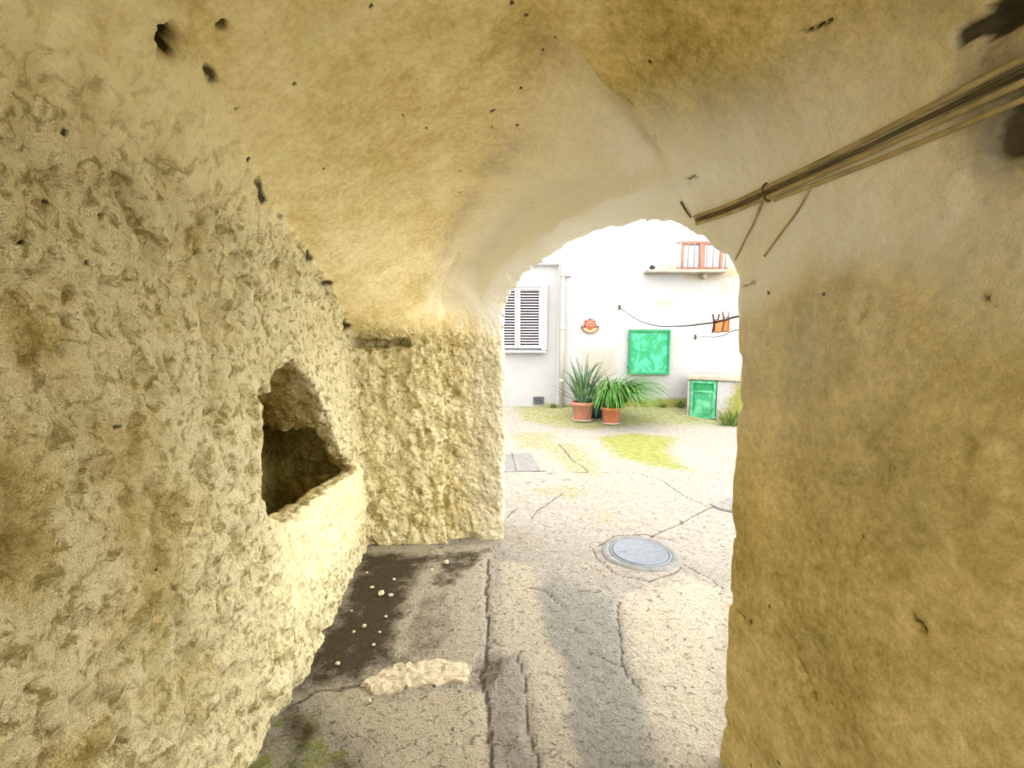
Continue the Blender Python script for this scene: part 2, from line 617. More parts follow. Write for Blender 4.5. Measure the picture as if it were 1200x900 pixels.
# niche outline on the left wall plane (y, z)
LW_A, LW_B = (XL0, 0.0), (XL0 + SL, 1.0)
NICHE_PX = [(309, 585), (307, 540), (310, 500), (312, 478), (320, 452), (332, 434), (346, 427), (358, 437), (370, 455),
            (382, 482), (393, 515), (404, 538), (415, 546), (418, 550), (396, 563), (360, 588), (328, 611), (318, 604)]
NICHE = np.array([on_plan_line(*q, LW_A, LW_B)[1:3] for q in NICHE_PX])
LEDGE = (on_plan_line(328, 611, LW_A, LW_B)[1:3], on_plan_line(418, 548, LW_A, LW_B)[1:3])


def ledge_z(y):
    (y0, z0), (y1, z1) = LEDGE
    return z0 + (z1 - z0) * np.clip((y - y0) / (y1 - y0), -0.5, 1.2)


def field(x, y, z, pl=None):
    """negative in the air, positive in masonry"""
    if pl is None:
        pl = plan(x, y)
    ce, em = pl
    lo1 = vnoise(x * 1.3, y * 1.3, z * 1.3, 3) * 0.018 + vnoise(x * 3.1, y * 3.1, z * 3.1, 4) * 0.010
    xl, xr = XL0 + SL * y, XR0 + SL * y
    bulge = 0.035 * sstep(0.03, -0.05, z - ledge_z(y)) * sstep(1.55, 1.85, y)
    left = (xl + bulge) - x
    right = x - xr
    side = np.maximum(left, right)
    rad = np.where(z > ZS, np.sqrt((x - centre(y)) ** 2 + np.maximum(z - ZS, 0) ** 2) - RV, side)
    rad = np.where(z > ZS, rad + np.maximum(bulge - 0.0, 0) * 0, rad)
    ev = (z - ce) * 0.8
    roof = rad * (1 - em) + ev * em
    yend = 3.12 + 0.126 * (x + 1.09) - 0.02 * sstep(-0.75, -0.73, x) * sstep(1.55, 1.45, z)
    inside = np.maximum(np.maximum(roof, side), y - yend)
    inside = np.maximum(inside, -2.6 - y)
    inside = inside + lo1
    # the opening
    dx, dy = x - AO[0], y - AO[1]
    u, n = dx * UD[0] + dy * UD[1], dx * ND[0] + dy * ND[1]
    inside = np.maximum(inside, n + 0.17 + lo1)
    inn = np.clip(-n, 0, 0.6)
    jag = vnoise(x * 9, y * 9, z * 9, 11) * 0.016 + vnoise(x * 22, y * 22, z * 22, 12) * 0.009
    za = np.interp(u + 0.6 * inn * sstep(1.2, 0.4, u) - 2.9 * np.maximum(inn - 0.035, 0) * sstep(1.1, 1.9, u), ARCH[:, 0], ARCH[:, 1], left=0.0, right=ARCH[-1, 1])
    du = -0.50 * inn                                        # splayed left jamb
    op = np.maximum((z - za - 0.34 * inn) * 0.75, du - u)
    op = np.maximum(op, np.where(n < 0, right, u - UL - 0.35 * np.clip(n, 0, 1)))
    op = np.maximum(op, -0.42 - n) + jag * 0.9
    op = np.maximum(op, y - 3.7)
    # courtyard side
    out = np.maximum(-n, 1.478 - y - 0.45 * (x - BO[0]))
    out = np.minimum(np.maximum(out, -0.06 - 0.06 * (y - 3.25) - x), 3.62 - y) + jag * 0.4
    air = np.minimum(np.minimum(inside, op), out)
    # niche with a trough behind its front wall
    dep = (xl - x)
    ns = poly_sdf(y, z, NICHE)
    nj = vnoise(x * 8, y * 8, z * 8, 21) * 0.016
    ni = np.maximum(np.maximum(ns - 0.10 * np.clip(dep, 0, 0.5), dep - 0.46), -0.08 - dep)
    bas = np.maximum(np.maximum(np.abs(y - 2.30) - 0.66, np.abs(z - 0.66) - 0.33), np.maximum(0.10 + 0.30 * np.maximum(ledge_z(y) - z, 0) - dep, dep - 0.56))
    air = np.minimum(air, np.minimum(ni, bas) + nj * (0.15 + 0.85 * sstep(0.05, 0.2, z - ledge_z(y))))
    # shelf-like slot where the vault springs in the corner
    sl = np.maximum(np.maximum(np.abs(x + 0.925) - 0.20, np.abs(y - 3.1) - 0.17), np.abs(z - 1.487) - 0.028) + nj * 0.6
    return np.minimum(air, sl)


def plan(x, y):
    ce = ceil_e(x, y) + 0.012 + 0.05 * sstep(-0.15, 0.1, x)
    em = sstep(0.006, -0.006, poly_sdf(x, y, EPOLY))
    return ce, em


HV = 0.022
gx = np.arange(-1.75, 1.62, HV)
gy = np.arange(-2.15, 3.95, HV)  # unseen back end left open and brought close for fill light
gz = np.arange(-0.12, 2.95, HV)
PX, PY = np.meshgrid(gx, gy, indexing='ij')
CE, EM = plan(PX, PY)
Fd = np.empty((len(gx), len(gy), len(gz)), np.float32)
for k0 in range(0, len(gx), 24):
    s = slice(k0, min(k0 + 24, len(gx)))
    Fd[s] = field(PX[s, :, None], PY[s, :, None], gz[None, None, :], (CE[s, :, None], EM[s, :, None]))
for ax in range(3):                          # close the block at its outer faces
    for e in (0, -1):
        if ax == 2 and e == 0:
            continue
        idx = [slice(None)] * 3
        idx[ax] = e
        Fd[tuple(idx)] = np.minimum(Fd[tuple(idx)], -0.01)
Fd[:, :2, :] = np.minimum(Fd[:, :2, :], -0.01)


def surface_nets(Fv, org, h):
    S = Fv < 0
    nx, ny, nz = Fv.shape
    cnt = np.zeros((nx - 1, ny - 1, nz - 1), np.uint8)
    for a in (0, 1):
        for b in (0, 1):
            for c in (0, 1):
                cnt += S[a:nx - 1 + a, b:ny - 1 + b, c:nz - 1 + c]
    act = (cnt > 0) & (cnt < 8)
    I = np.argwhere(act)
    idm = np.full(act.shape, -1, np.int32)
    idm[act] = np.arange(len(I))
    cor = np.array([(a, b, c) for a in (0, 1) for b in (0, 1) for c in (0, 1)])
    val = np.stack([Fv[I[:, 0] + a, I[:, 1] + b, I[:, 2] + c] for a, b, c in cor], 1)
    acc = np.zeros((len(I), 3))
    num = np.zeros(len(I))
    for i in range(8):
        for j in range(i + 1, 8):
            if np.abs(cor[i] - cor[j]).sum() != 1:
                continue
            a, b = val[:, i], val[:, j]
            m = (a < 0) != (b < 0)
            t = np.where(m, a / np.where(m, a - b, 1), 0)
            acc += np.where(m[:, None], cor[i] + (cor[j] - cor[i]) * t[:, None], 0)
            num += m
    V = (I + acc / num[:, None]) * h + org
    Q = []
    for ax in range(3):
        o1, o2 = [(1, 2), (2, 0), (0, 1)][ax]
        sl0 = [slice(1, -1)] * 3
        sl1 = [slice(1, -1)] * 3
        sl0[ax], sl1[ax] = slice(0, -1), slice(1, None)
        A, B = S[tuple(sl0)], S[tuple(sl1)]
        E = np.argwhere(A != B)
        fl = A[tuple(E.T)]
        base = E.copy()
        for d in range(3):
            if d != ax:
                base[:, d] += 1
        def cell(d1, d2):
            q = base.copy()
            q[:, o1] += d1
            q[:, o2] += d2
            return idm[tuple(q.T)]
        q = np.stack([cell(-1, -1), cell(0, -1), cell(0, 0), cell(-1, 0)], 1)
        q[fl] = q[fl][:, ::-1]
        Q.append(q)
    return V, np.concatenate(Q)


V0, Q0 = surface_nets(Fd, np.array([gx[0], gy[0], gz[0]]), HV)
Q0 = Q0[(Q0 >= 0).all(1)]


def subdivide(V, Q):
    n = len(V)
    E = np.concatenate([Q[:, [k, (k + 1) % 4]] for k in range(4)])
    Es = np.sort(E, 1)
    key = Es[:, 0].astype(np.int64) * n + Es[:, 1]
    uq, inv = np.unique(key, return_inverse=True)
    a, b = uq // n, uq % n
    EV = (V[a] + V[b]) / 2
    FV = V[Q].mean(1)
    m = len(Q)
    e = inv.reshape(4, m) + n
    f = np.arange(m) + n + len(uq)
    NQ = [np.stack([Q[:, k], e[k], f, e[(k - 1) % 4]], 1) for k in range(4)]
    return np.concatenate([V, EV, FV]), np.concatenate(NQ)


def vnormals(V, Q):
    d1, d2 = V[Q[:, 2]] - V[Q[:, 0]], V[Q[:, 3]] - V[Q[:, 1]]
    fn = np.cross(d1, d2)
    N = np.zeros_like(V)
    for k in range(4):
        for c in range(3):
            N[:, c] += np.bincount(Q[:, k], fn[:, c], len(V))
    return N / (np.linalg.norm(N, axis=1, keepdims=True) + 1e-12)


# light smoothing then one refinement
def smooth(V, Q, w):
    acc, num = np.zeros_like(V), np.zeros(len(V))
    for k in range(4):
        for c in range(3):
            acc[:, c] += np.bincount(Q[:, k], V[Q[:, (k + 1) % 4], c] + V[Q[:, (k - 1) % 4], c], len(V))
        num += np.bincount(Q[:, k], minlength=len(V)) * 2
    return V + w * (acc / np.maximum(num, 1)[:, None] - V)


V0 = smooth(V0, Q0, 0.35)
# faces no camera in the passage or courtyard could see (top, outer left side) stay coarse and are dropped
fc = V0[Q0].mean(1)
far_out = (fc[:, 0] < gx[0] + 0.05) | (fc[:, 2] < gz[0] + 0.03)
V1, Q1 = subdivide(V0, Q0[~far_out])
V1 = smooth(V1, Q1, 0.5)
NRM = vnormals(V1, Q1)
X, Y, Z = V1.T

uu = (X - AO[0]) * UD[0] + (Y - AO[1]) * UD[1]
nn = (X - AO[0]) * ND[0] + (Y - AO[1]) * ND[1]
ce1, em1 = plan(X, Y)
is_end = ((Y > 2.90) & (Z < ce1 - 0.05) & (X > -1.02) & (X < 0.2)) | ((nn > -0.30) & (nn < 0.0) & (NRM[:, 0] * ND[0] + NRM[:, 1] * ND[1] < 0.5) & (X < XR0 + SL * Y - 0.06)
                                                         & (Y < 3.5))
is_out = (nn > -0.015) & (X > -0.2) | (Y > 3.45) | (X > XR0 + SL * Y + 0.2) | (Y < -2.06) | (Z > 2.55)
is_roof = (em1 > 0.5) & (Z > 1.45) & ~is_end & ~is_out
is_left = ~(is_end | is_out | is_roof) & (X < centre(Y))
is_right = ~(is_end | is_out | is_roof | is_left)

# relief of the plaster
leftness = sstep(0.25, -0.55, X - centre(Y)) * (1 - em1 * sstep(1.45, 1.62, Z))
endness = sstep(2.75, 3.0, Y) * sstep(1.75, 1.4, Z)
upper_left = sstep(1.55, 2.0, Z + 0.25 * vnoise(X * 1.5, Y * 1.5, Z * 1.5, 9) + 0.35 * (Y - 1.2))
rough = np.clip(0.12 + 0.95 * leftness * (1 - 0.75 * sstep(1.75, 2.1, Z)) + 0.8 * endness, 0.1, 1.0)
smooth_l = sstep(1.62, 1.8, Y) * sstep(0.10, 0.0, Z - ledge_z(Y)) * sstep(0.35, 0.8, Z - ledge_z(Y) + 1.0) * (Y < 3.05) * leftness
rough *= 1 - 0.5 * smooth_l
rightness = sstep(0.1, 0.5, X - centre(Y)) * (1 - em1)
disp = (fbm(X * 26, Y * 26, Z * 18, 3, 31, 0.6) * 0.017 + fbm(X * 9, Y * 9, Z * 7, 2, 41) * 0.018) * rough
disp += np.minimum(fbm(X * 16, Y * 16, Z * 13, 2, 51), 0.0) * 0.07 * rough * leftness      # pits
disp += fbm(X * 4, Y * 4, Z * 3, 2, 61) * 0.008 * (1 - em1)
disp += fbm(X * 11, Y * 11, Z * 6, 2, 71) * 0.003 * rightness
dark = np.zeros(len(V1))
for gl, lo_, hi_ in ((G1, 1.45, 2.3), (G3[1:], 1.8, 2.5)):        # cracks that follow the two groins
    dl = line_dist(X + 0.012 * vnoise(X * 14, Y * 14, Z * 14, 14), Y, gl)
    gm = sstep(0.015, 0.004, dl) * (Z > lo_) * (Z < hi_) * (nn < -0.02)
    gm = gm * sstep(0.0, 0.35, fbm(X * 7, Y * 7, Z * 7, 2, 15))
    dark = np.maximum(dark, 0.8 * gm)
    disp -= 0.010 * gm


def tri(p):
    g = (np.asarray(p) - (gx[0], gy[0], gz[0])) / HV
    i = np.floor(g).astype(int)
    if (i < 0).any() or (i + 1 >= Fd.shape).any():
        return -0.05
    t = g - i
    c = Fd[i[0]:i[0] + 2, i[1]:i[1] + 2, i[2]:i[2] + 2]
    c = c[0] * (1 - t[0]) + c[1] * t[0]
    c = c[0] * (1 - t[1]) + c[1] * t[1]
    return c[0] * (1 - t[2]) + c[1] * t[2]


def cast(px, py, tmax=6.0):
    d = ray(px, py)
    d = d / np.linalg.norm(d)
    t = 0.3
    while t < tmax:
        p = CAM + d * t
        f = float(tri(p))
        if f > -0.002:
            return p
        t += max(0.004, -f * 0.5)
    return None


def pit(px, py, r, depth, dk, stretch=None):
    """a hole or gouge of radius r metres where this spot of the plaster shows"""
    p = cast(px, py)
    if p is None:
        return
    near = np.nonzero((np.abs(V1 - p) < 0.16).all(1))[0]
    ax = V1[near] - p
    d2 = (ax ** 2).sum(1)
    if stretch is not None:
        q = cast(*stretch)
        e = (q if q is not None else p + 0.01) - p
        tt = np.clip((ax @ e) / (e @ e), 0, 1)
        d2 = ((ax - tt[:, None] * e) ** 2).sum(1)
    d = np.sqrt(d2)
    w = 0.005 * vnoise(X[near] * 60, Y[near] * 60, Z[near] * 60, 5)
    m = sstep(r * 1.15, r * 0.55, d + w)
    global disp, dark
    disp[near] -= depth * m
    dark[near] = np.maximum(dark[near], dk * m)


pit(197, 42, 0.024, 0.045, 1.0, (203, 58))
pit(208, 68, 0.014, 0.03, 0.9)
pit(200, 62, 0.03, 0.016, 0.25)
pit(264, 34, 0.019, 0.02, 0.7)
pit(232, 12, 0.014, 0.012, 0.3, (245, 0))
pit(936, 776, 0.010, 0.016, 0.7, (944, 792))
pit(948, 806, 0.008, 0.012, 0.5, (954, 818))
pit(1068, 724, 0.010, 0.016, 0.75, (1080, 736))
pit(880, 730, 0.007, 0.01, 0.6, (866, 718))
pit(905, 760, 0.007, 0.01, 0.6)
pit(1008, 626, 0.010, 0.012, 0.6)
pit(1132, 520, 0.012, 0.012, 0.5)
pit(1150, 347, 0.007, 0.012, 0.9)
pit(1130, 42, 0.016, 0.02, 1.0, (1195, 8))
pit(1176, 20, 0.03, 0.02, 1.0, (1200, 2))
pit(1190, 168, 0.03, 0.012, 0.75, (1200, 130))
pit(970, 27, 0.008, 0.012, 0.9, (945, 38))
pit(1052, 109, 0.008, 0.012, 1.0)
pit(734, 118, 0.011, 0.016, 0.7, (738, 124))
pit(767, 160, 0.011, 0.018, 0.8)
pit(806, 211, 0.010, 0.014, 0.75, (814, 208))
pit(900, 402, 0.008, 0.01, 0.5)
pit(1015, 350, 0.012, 0.008, 0.35, (1006, 372))
pit(885, 330, 0.008, 0.008, 0.55, (868, 336))
for q in [(637, 60), (650, 45), (600, 6), (605, 148), (474, 137), (500, 152), (350, 130), (380, 198), (577, 150), (523, 188), (540, 226),
          (348, 100), (520, 125), (436, 8), (760, 76), (745, 106), (967, 345), (901, 343), (75, 158), (278, 128), (292, 187), (313, 228),
          (135, 290), (55, 237), (30, 285), (103, 310), (120, 252), (142, 500), (60, 600), (600, 60), (617, 20), (610, 104), (577, 131)]:
    pit(q[0], q[1], 0.0065 + 0.003 * random.random(), 0.008, 0.95)
# larger differences of plaster tone, region by region
tone = 0.28 + 0.10 * fbm(X * 1.1, Y * 1.1, Z * 1.1, 3, 81)
tone -= 0.26 * leftness - 0.10 * smooth_l  # cream of the left wall lightened to paint in its brighter light
tone += 0.50 * rightness * (0.75 + 0.5 * fbm(X * 2.3, Y * 2.3, Z * 1.4, 3, 91))  # ochre of the right wall deepened, its shade painted into the tone
tone += 0.02 * em1 * sstep(1.5, 1.8, Z) + 0.14 * endness
niche_shade = sstep(0.02, 0.12, (XL0 + SL * Y) - X) * (Y > 1.2)
tone += 0.55 * niche_shade * sstep(1.35, 0.9, Z) + 0.3 * niche_shade  # shade inside the niche painted in, deeper towards the bottom
patch = sstep(0.02, 0.42, fbm(X * 4.2, Y * 5.0, Z * 3.4, 3, 95)) * leftness * sstep(1.6, 0.8, Y)
tone += 0.6 * patch
g2 = line_dist(X, Y, [(-0.66, 3.05), (-0.54, 2.85), (-0.29, 2.55), (0.0, 1.83), (0.06, 1.45)])
tone += 0.30 * np.exp(-(g2 / 0.09) ** 2) * em1 * sstep(1.6, 1.8, Z) * (0.7 + 0.6 * vnoise(X * 5, Y * 5, Z * 5, 6))  # darker tone along the crown crease
vignette = cast(1210, 110)
vignette = vignette if vignette is not None else np.array([0.7, 0.6, 2.0])
dark = np.maximum(dark, 0.66 * np.exp(-(((V1 - vignette) ** 2).sum(1) / 0.17 ** 2)))  # vignette darkening at top right painted into the plaster colour
white = np.clip(sstep(-0.42, -0.12, nn) * sstep(1.45, 1.75, Z + 0.12 * vnoise(X * 4, Y * 4, Z * 4, 8)), 0, 1)  # limewash whitened towards the opening, with the light there painted in
white = np.maximum(white, 0.5 * sstep(0.30, 0.02, np.abs(nn + 0.02)) * sstep(0.0, 0.4, X) * sstep(0.9, 1.7, Z))
white = np.maximum(white, 0.8 * em1 * sstep(-0.75, -0.10, nn) * sstep(1.6, 1.8, Z))
white = np.maximum(white, 0.35 * endness * sstep(-0.5, -0.1, X))
V2 = V1 + NRM * disp[:, None]
N2 = vnormals(V2, Q1)

part_id = np.select([is_out, is_end, is_roof, is_left, is_right], [4, 2, 3, 0, 1])
fid = part_id[Q1[:, 0]]
SHELL = [('wall_left', 'rough cream plaster wall with a dark niche in it', 'wall'),
         ('wall_right', 'smooth ochre plaster wall carrying the cables', 'wall'),
         ('wall_end', 'rough plaster pier and ragged whitish arch at the passage mouth', 'wall'),
         ('ceiling', 'smooth tan vault cell between two plaster groins above the arch', 'ceiling'),
         ('wall_outer', 'outer masonry face of the passage towards the courtyard', 'wall')]
for k, (nm, lab, cat) in enumerate(SHELL):
    q = Q1[fid == k]
    used, inv = np.unique(q, return_inverse=True)
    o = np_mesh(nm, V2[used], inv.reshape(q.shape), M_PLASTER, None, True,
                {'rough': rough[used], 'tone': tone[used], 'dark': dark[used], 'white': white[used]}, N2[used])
    tag(o, lab, cat, kind='structure')

# ------------------------------------------------------------------ ground: passage floor and courtyard paving
YW = 9.0                                    # courtyard wall


def gpoly(pts):
    return np.array([on_ground(*q)[:2] for q in pts])


def ground_h(x, y):
    h = 0.16 * sstep(7.7, 9.0, y) + 0.008 * fbm(x * 1.5, y * 1.5, 0 * x, 3, 101) * sstep(0.5, 2.5, y)
    return h


xs = np.concatenate([np.arange(-9, -1.4, 0.4), np.arange(-1.4, 2.6, 0.017), np.arange(2.6, 5.2, 0.05), np.arange(5.2, 10, 0.4)])
ys = np.concatenate([np.arange(-9, 0.5, 0.35), np.arange(0.5, 4.4, 0.017), np.arange(4.4, 9.3, 0.045)])
GX, GY = np.meshgrid(xs, ys, indexing='ij')
gn = fbm(GX * 5, GY * 5, 0 * GX, 3, 111) * 0.05
wx, wy = GX + fbm(GX * 9, GY * 9, 0 * GX, 4, 121, 0.65) * 0.06, GY + fbm(GX * 9, GY * 9, 0 * GX + 3, 4, 131, 0.65) * 0.06

P_FRONT = gpoly([(230, 940), (300, 838), (370, 805), (424, 808), (455, 818), (545, 806), (570, 812), (577, 860), (581, 960), (300, 1300), (100, 1300)])
P_BACK = gpoly([(300, 838), (370, 805), (424, 808), (455, 818), (545, 806), (570, 812), (571, 770), (572, 700), (575, 640), (420, 640), (300, 740)])
P_HOLLOW = gpoly([(545, 788), (562, 772), (584, 768), (578, 800), (568, 812), (546, 806)])
P_STRIP = gpoly([(628, 690), (655, 672), (690, 690), (727, 705), (732, 760), (752, 810), (776, 900), (800, 1000), (690, 1000), (676, 900), (664, 800), (640, 740)])
P_STRIPL = gpoly([(588, 765), (610, 766), (618, 830), (632, 900), (640, 960), (584, 960), (580, 880), (574, 815)])
P_RING = gpoly([(690, 648), (705, 632), (745, 626), (790, 636), (812, 655), (800, 668), (760, 676), (715, 668)])

SOFT = 0.03
m_front = sstep(SOFT, -SOFT, poly_sdf(wx, wy, P_FRONT))
m_back = sstep(SOFT, -SOFT, poly_sdf(wx, wy, P_BACK))
moss = np.zeros_like(GX)


def add(arr, poly, amt, soft=0.12):
    return np.maximum(arr, amt * sstep(soft, -soft, poly_sdf(wx, wy, gpoly(poly))))


moss = add(moss, [(690, 512), (740, 506), (800, 512), (790, 530), (822, 556), (760, 548), (715, 535)], 0.75, 0.28)
moss = add(moss, [(640, 515), (690, 520), (720, 550), (715, 562), (690, 560), (660, 560), (620, 520)], 0.56, 0.3)
moss = add(moss, [(600, 486), (690, 482), (860, 486), (862, 500), (760, 500), (690, 506), (600, 496)], 0.62, 0.35)
moss = add(moss, [(592, 505), (660, 505), (675, 545), (660, 560), (630, 530), (592, 528)], 0.55, 0.3)
moss = add(moss, [(600, 572), (660, 566), (700, 572), (690, 590), (640, 585)], 0.5, 0.12)
moss = add(moss, [(595, 570), (612, 575), (615, 592), (597, 590)], 0.4, 0.05)
moss = add(moss, [(690, 600), (730, 598), (725, 612), (700, 615)], 0.45, 0.04)
moss = np.maximum(moss, 0.62 * sstep(8.1, 8.8, GY + gn * 3) * sstep(-0.5, 0.3, GX))
mossl = sstep(0.16, -0.10, poly_sdf(wx, wy, gpoly([(240, 930), (300, 838), (350, 812), (385, 838), (420, 880), (440, 960), (300, 1200)])))
moss = np.maximum(moss, 0.58 * mossl * (0.9 + 0.5 * fbm(GX * 16, GY * 16, 0 * GX, 3, 181)))
stain = np.zeros_like(GX)
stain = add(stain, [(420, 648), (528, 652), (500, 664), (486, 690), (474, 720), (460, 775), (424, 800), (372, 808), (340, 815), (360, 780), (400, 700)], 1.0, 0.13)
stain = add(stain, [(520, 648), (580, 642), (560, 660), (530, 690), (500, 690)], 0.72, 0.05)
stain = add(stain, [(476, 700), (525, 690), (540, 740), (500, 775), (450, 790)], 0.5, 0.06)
stain = np.maximum(stain, 0.75 * mossl * (0.5 + 0.7 * vnoise(GX * 11, GY * 11, 0 * GX, 3)))
stain = np.maximum(stain, 0.20 * np.maximum(m_front * 0.5, m_back))
stain = np.maximum(stain, 0.55 * sstep(0.02, -0.01, poly_sdf(wx, wy, P_HOLLOW)))
# paler drip line in the stained corner
drip = sstep(0.03, 0.008, line_dist(wx, wy, gpoly([(497, 672), (487, 705), (476, 735), (468, 768)])))
stain *= 1 - 0.75 * drip
stain *= 0.98 + 0.5 * fbm(GX * 13, GY * 13, 0 * GX + 2, 3, 171, 0.65)
grey = np.maximum(0.85 * sstep(0.07, -0.07, poly_sdf(wx, wy, P_STRIP)), 0.5 * sstep(0.05, -0.05, poly_sdf(wx, wy, P_STRIPL)))
grey = np.maximum(grey, 0.5 * sstep(0.05, -0.05, poly_sdf(wx, wy, gpoly([(795, 655), (860, 672), (858, 700), (800, 672)]))))
pale = sstep(0.1, -0.1, poly_sdf(wx, wy, gpoly([(728, 700), (800, 676), (850, 690), (850, 980), (790, 980), (752, 812)])))
pale = np.maximum(pale, sstep(0.05, -0.05, poly_sdf(wx, wy, gpoly([(585, 660), (625, 660), (640, 740), (664, 800), (680, 960), (640, 960), (612, 766), (580, 760)]))))
pale *= 0.6
pale = np.maximum(pale, 0.85 * m_front * (1 - mossl))
pale = np.maximum(pale, 0.45 * m_back)
CRACKS = [[(572, 655), (571, 700), (573, 745), (571, 770), (565, 790), (571, 815), (575, 850), (577, 900), (580, 960)],
          [(606, 764), (615, 800), (618, 845), (632, 900)],
          [(640, 555), (690, 553), (740, 553), (775, 562), (800, 580), (830, 594), (858, 600)],
          [(758, 632), (800, 612), (830, 595), (856, 590)],
          [(622, 608), (630, 598), (645, 588), (660, 578)], [(612, 566), (640, 563), (668, 562)], [(594, 606), (605, 596)],
          [(692, 640), (702, 656), (722, 672), (760, 680), (790, 672), (800, 664)],
          [(612, 686), (640, 692), (660, 712)], [(678, 690), (700, 694)], [(800, 660), (830, 676), (848, 690)],
          [(590, 757), (580, 750)], [(727, 705), (724, 740), (735, 790), (752, 812)], [(690, 764), (728, 778)], [(672, 735), (684, 742)],
          [(330, 836), (370, 812), (424, 804)], [(655, 520), (672, 540), (690, 552)], [(600, 530), (604, 540), (608, 553), (640, 552)],
          [(700, 640), (720, 628), (755, 626), (790, 634)]]
crack = np.zeros_like(GX)
for ci, c in enumerate(CRACKS):
    d = line_dist(wx * 0.35 + GX * 0.65, wy * 0.35 + GY * 0.65, gpoly(c))
    wdt = 0.0095 + 0.001 * (ci == 0) + 0.008 * sstep(3, 7, GY)
    crack = np.maximum(crack, sstep(wdt * 1.6, wdt * 0.3, d) * (1.0 if ci == 0 else 0.8))
gh = ground_h(GX, GY) + 0.012 * np.maximum(m_front, m_back * 0.8) - 0.010 * crack
gh -= 0.02 * sstep(0.02, -0.02, poly_sdf(wx, wy, P_HOLLOW))
gh += 0.006 * fbm(GX * 20, GY * 20, 0 * GX, 2, 141) * sstep(0.4, 0.7, GY) * sstep(5, 4, GY)
gh += 0.003 * grey * sstep(0.5, 1.0, GY)
nx_, ny_ = GX.shape
idx = np.arange(nx_ * ny_).reshape(nx_, ny_)
GQ = np.stack([idx[:-1, :-1], idx[1:, :-1], idx[1:, 1:], idx[:-1, 1:]], -1).reshape(-1, 4)
GV = np.stack([GX, GY, gh], -1).reshape(-1, 3)
GA = {'moss': moss, 'stain': stain, 'grey': grey, 'crack': crack, 'pale': pale}
GN = vnormals(GV, GQ)
cxy = GV[GQ].mean(1)
reg = np.zeros(len(GQ), int)
wxf, wyf = wx.reshape(-1)[GQ].mean(1), wy.reshape(-1)[GQ].mean(1)
for k, pl in enumerate([P_FRONT, P_BACK, P_STRIP, P_STRIPL]):
    reg[(poly_sdf(wxf, wyf, pl) < 0) & (reg == 0)] = k + 1
floor = None
for k, nm in enumerate(['floor', 'concrete_slab', 'concrete_slab', 'concrete_strip', 'concrete_strip']):
    q = GQ[reg == k]
    used, inv = np.unique(q, return_inverse=True)
    o = np_mesh(nm, GV[used], inv.reshape(q.shape), M_GROUND, floor, True, {a: v.reshape(-1)[used] for a, v in GA.items()}, GN[used])
    if k == 0:
        floor = tag(o, 'cracked pale concrete paving with moss running out into the courtyard', 'floor', kind='structure')

# ------------------------------------------------------------------ courtyard wall
def far_pt(px, py, y=YW):
    return at_depth(px, py, y)


def fx(px):
    return at_depth(px, 400, YW)[0]


def fz(py):
    return at_depth(600, py, YW)[2]


REC_X, REC_Z = fx(654), fz(311)              # recessed panel with the shuttered window
W1 = (fx(583), fx(641), fz(409), fz(334))    # x0, x1, z0, z1
W2 = (fx(795), fx(843), fz(316), fz(283))
def near_lines(c):
    return [c - 0.006, c + 0.006]
xs = np.unique(np.round(np.concatenate([np.arange(-7, -0.6, 0.5), np.arange(-0.6, 5.6, 0.05), np.arange(5.6, 10, 0.5), W1[:2], W2[:2], near_lines(REC_X)]), 4))
zs = np.unique(np.round(np.concatenate([np.arange(-0.1, 4.4, 0.05), np.arange(4.4, 4.7, 0.2), W1[2:], W2[2:], near_lines(REC_Z)]), 4))
FX, FZ = np.meshgrid(xs, zs, indexing='ij')
rec = (FX < REC_X) & (FZ < REC_Z)
FYY = YW + 0.09 * rec + 0.012 * fbm(FX * 1.3, FZ * 1.3, 0 * FX, 3, 151)


def fm(px0, py0, px1, py1, amt, soft=0.25):
    dx = np.maximum(np.maximum(fx(px0) - FX, FX - fx(px1)), np.maximum(fz(py1) - FZ, FZ - fz(py0)))
    return amt * sstep(soft, -soft * 0.6, dx)


def fl(pts, w=0.02):
    return sstep(w * 2.2, w * 0.6, line_dist(FX + 0.03 * vnoise(FX * 6, FZ * 6, 0 * FX, 1), FZ, [(fx(a), fz(b)) for a, b in pts]))


yellow = np.maximum(fm(800, 312, 866, 326, 0.9), fm(836, 325, 862, 350, 0.55))
yellow = np.maximum(yellow, np.maximum(fm(768, 308, 795, 318, 0.6, 0.15), fm(765, 352, 790, 358, 0.65, 0.12)))
pink = np.maximum(fm(680, 408, 722, 470, 0.75, 0.2), fm(768, 352, 784, 357, 0.4, 0.1))
grey_f = np.maximum(fm(705, 265, 760, 312, 0.46, 0.3), fm(770, 345, 815, 372, 0.45, 0.2))
grey_f = np.maximum(grey_f, fm(725, 440, 800, 472, 0.42, 0.3))
moss_f = 0.95 * sstep(fz(458), fz(474), FZ + 0.05 * vnoise(FX * 3, FZ * 3, 0 * FX, 2)) * sstep(fx(668), fx(700), FX)
moss_f = np.maximum(moss_f, 0.8 * sstep(fz(468), fz(478), FZ) * sstep(fx(615), fx(640), FX))
crk = np.maximum(fl([(661, 323), (700, 322), (740, 321)], 0.012) * 0.45, fl([(826, 322), (824, 350), (818, 372)], 0.012) * 0.4)
crk = np.maximum(crk, np.maximum(fl([(715, 330), (716, 380)], 0.014) * 0.35, fl([(845, 325), (866, 318)], 0.016) * 0.7))
cell_c = np.stack([(FX[:-1, :-1] + FX[1:, 1:]) / 2, (FZ[:-1, :-1] + FZ[1:, 1:]) / 2], -1).reshape(-1, 2)
idx = np.arange(FX.size).reshape(FX.shape)
Q = np.stack([idx[:-1, :-1], idx[1:, :-1], idx[1:, 1:], idx[:-1, 1:]], -1).reshape(-1, 4)
hole = np.zeros(len(Q), bool)
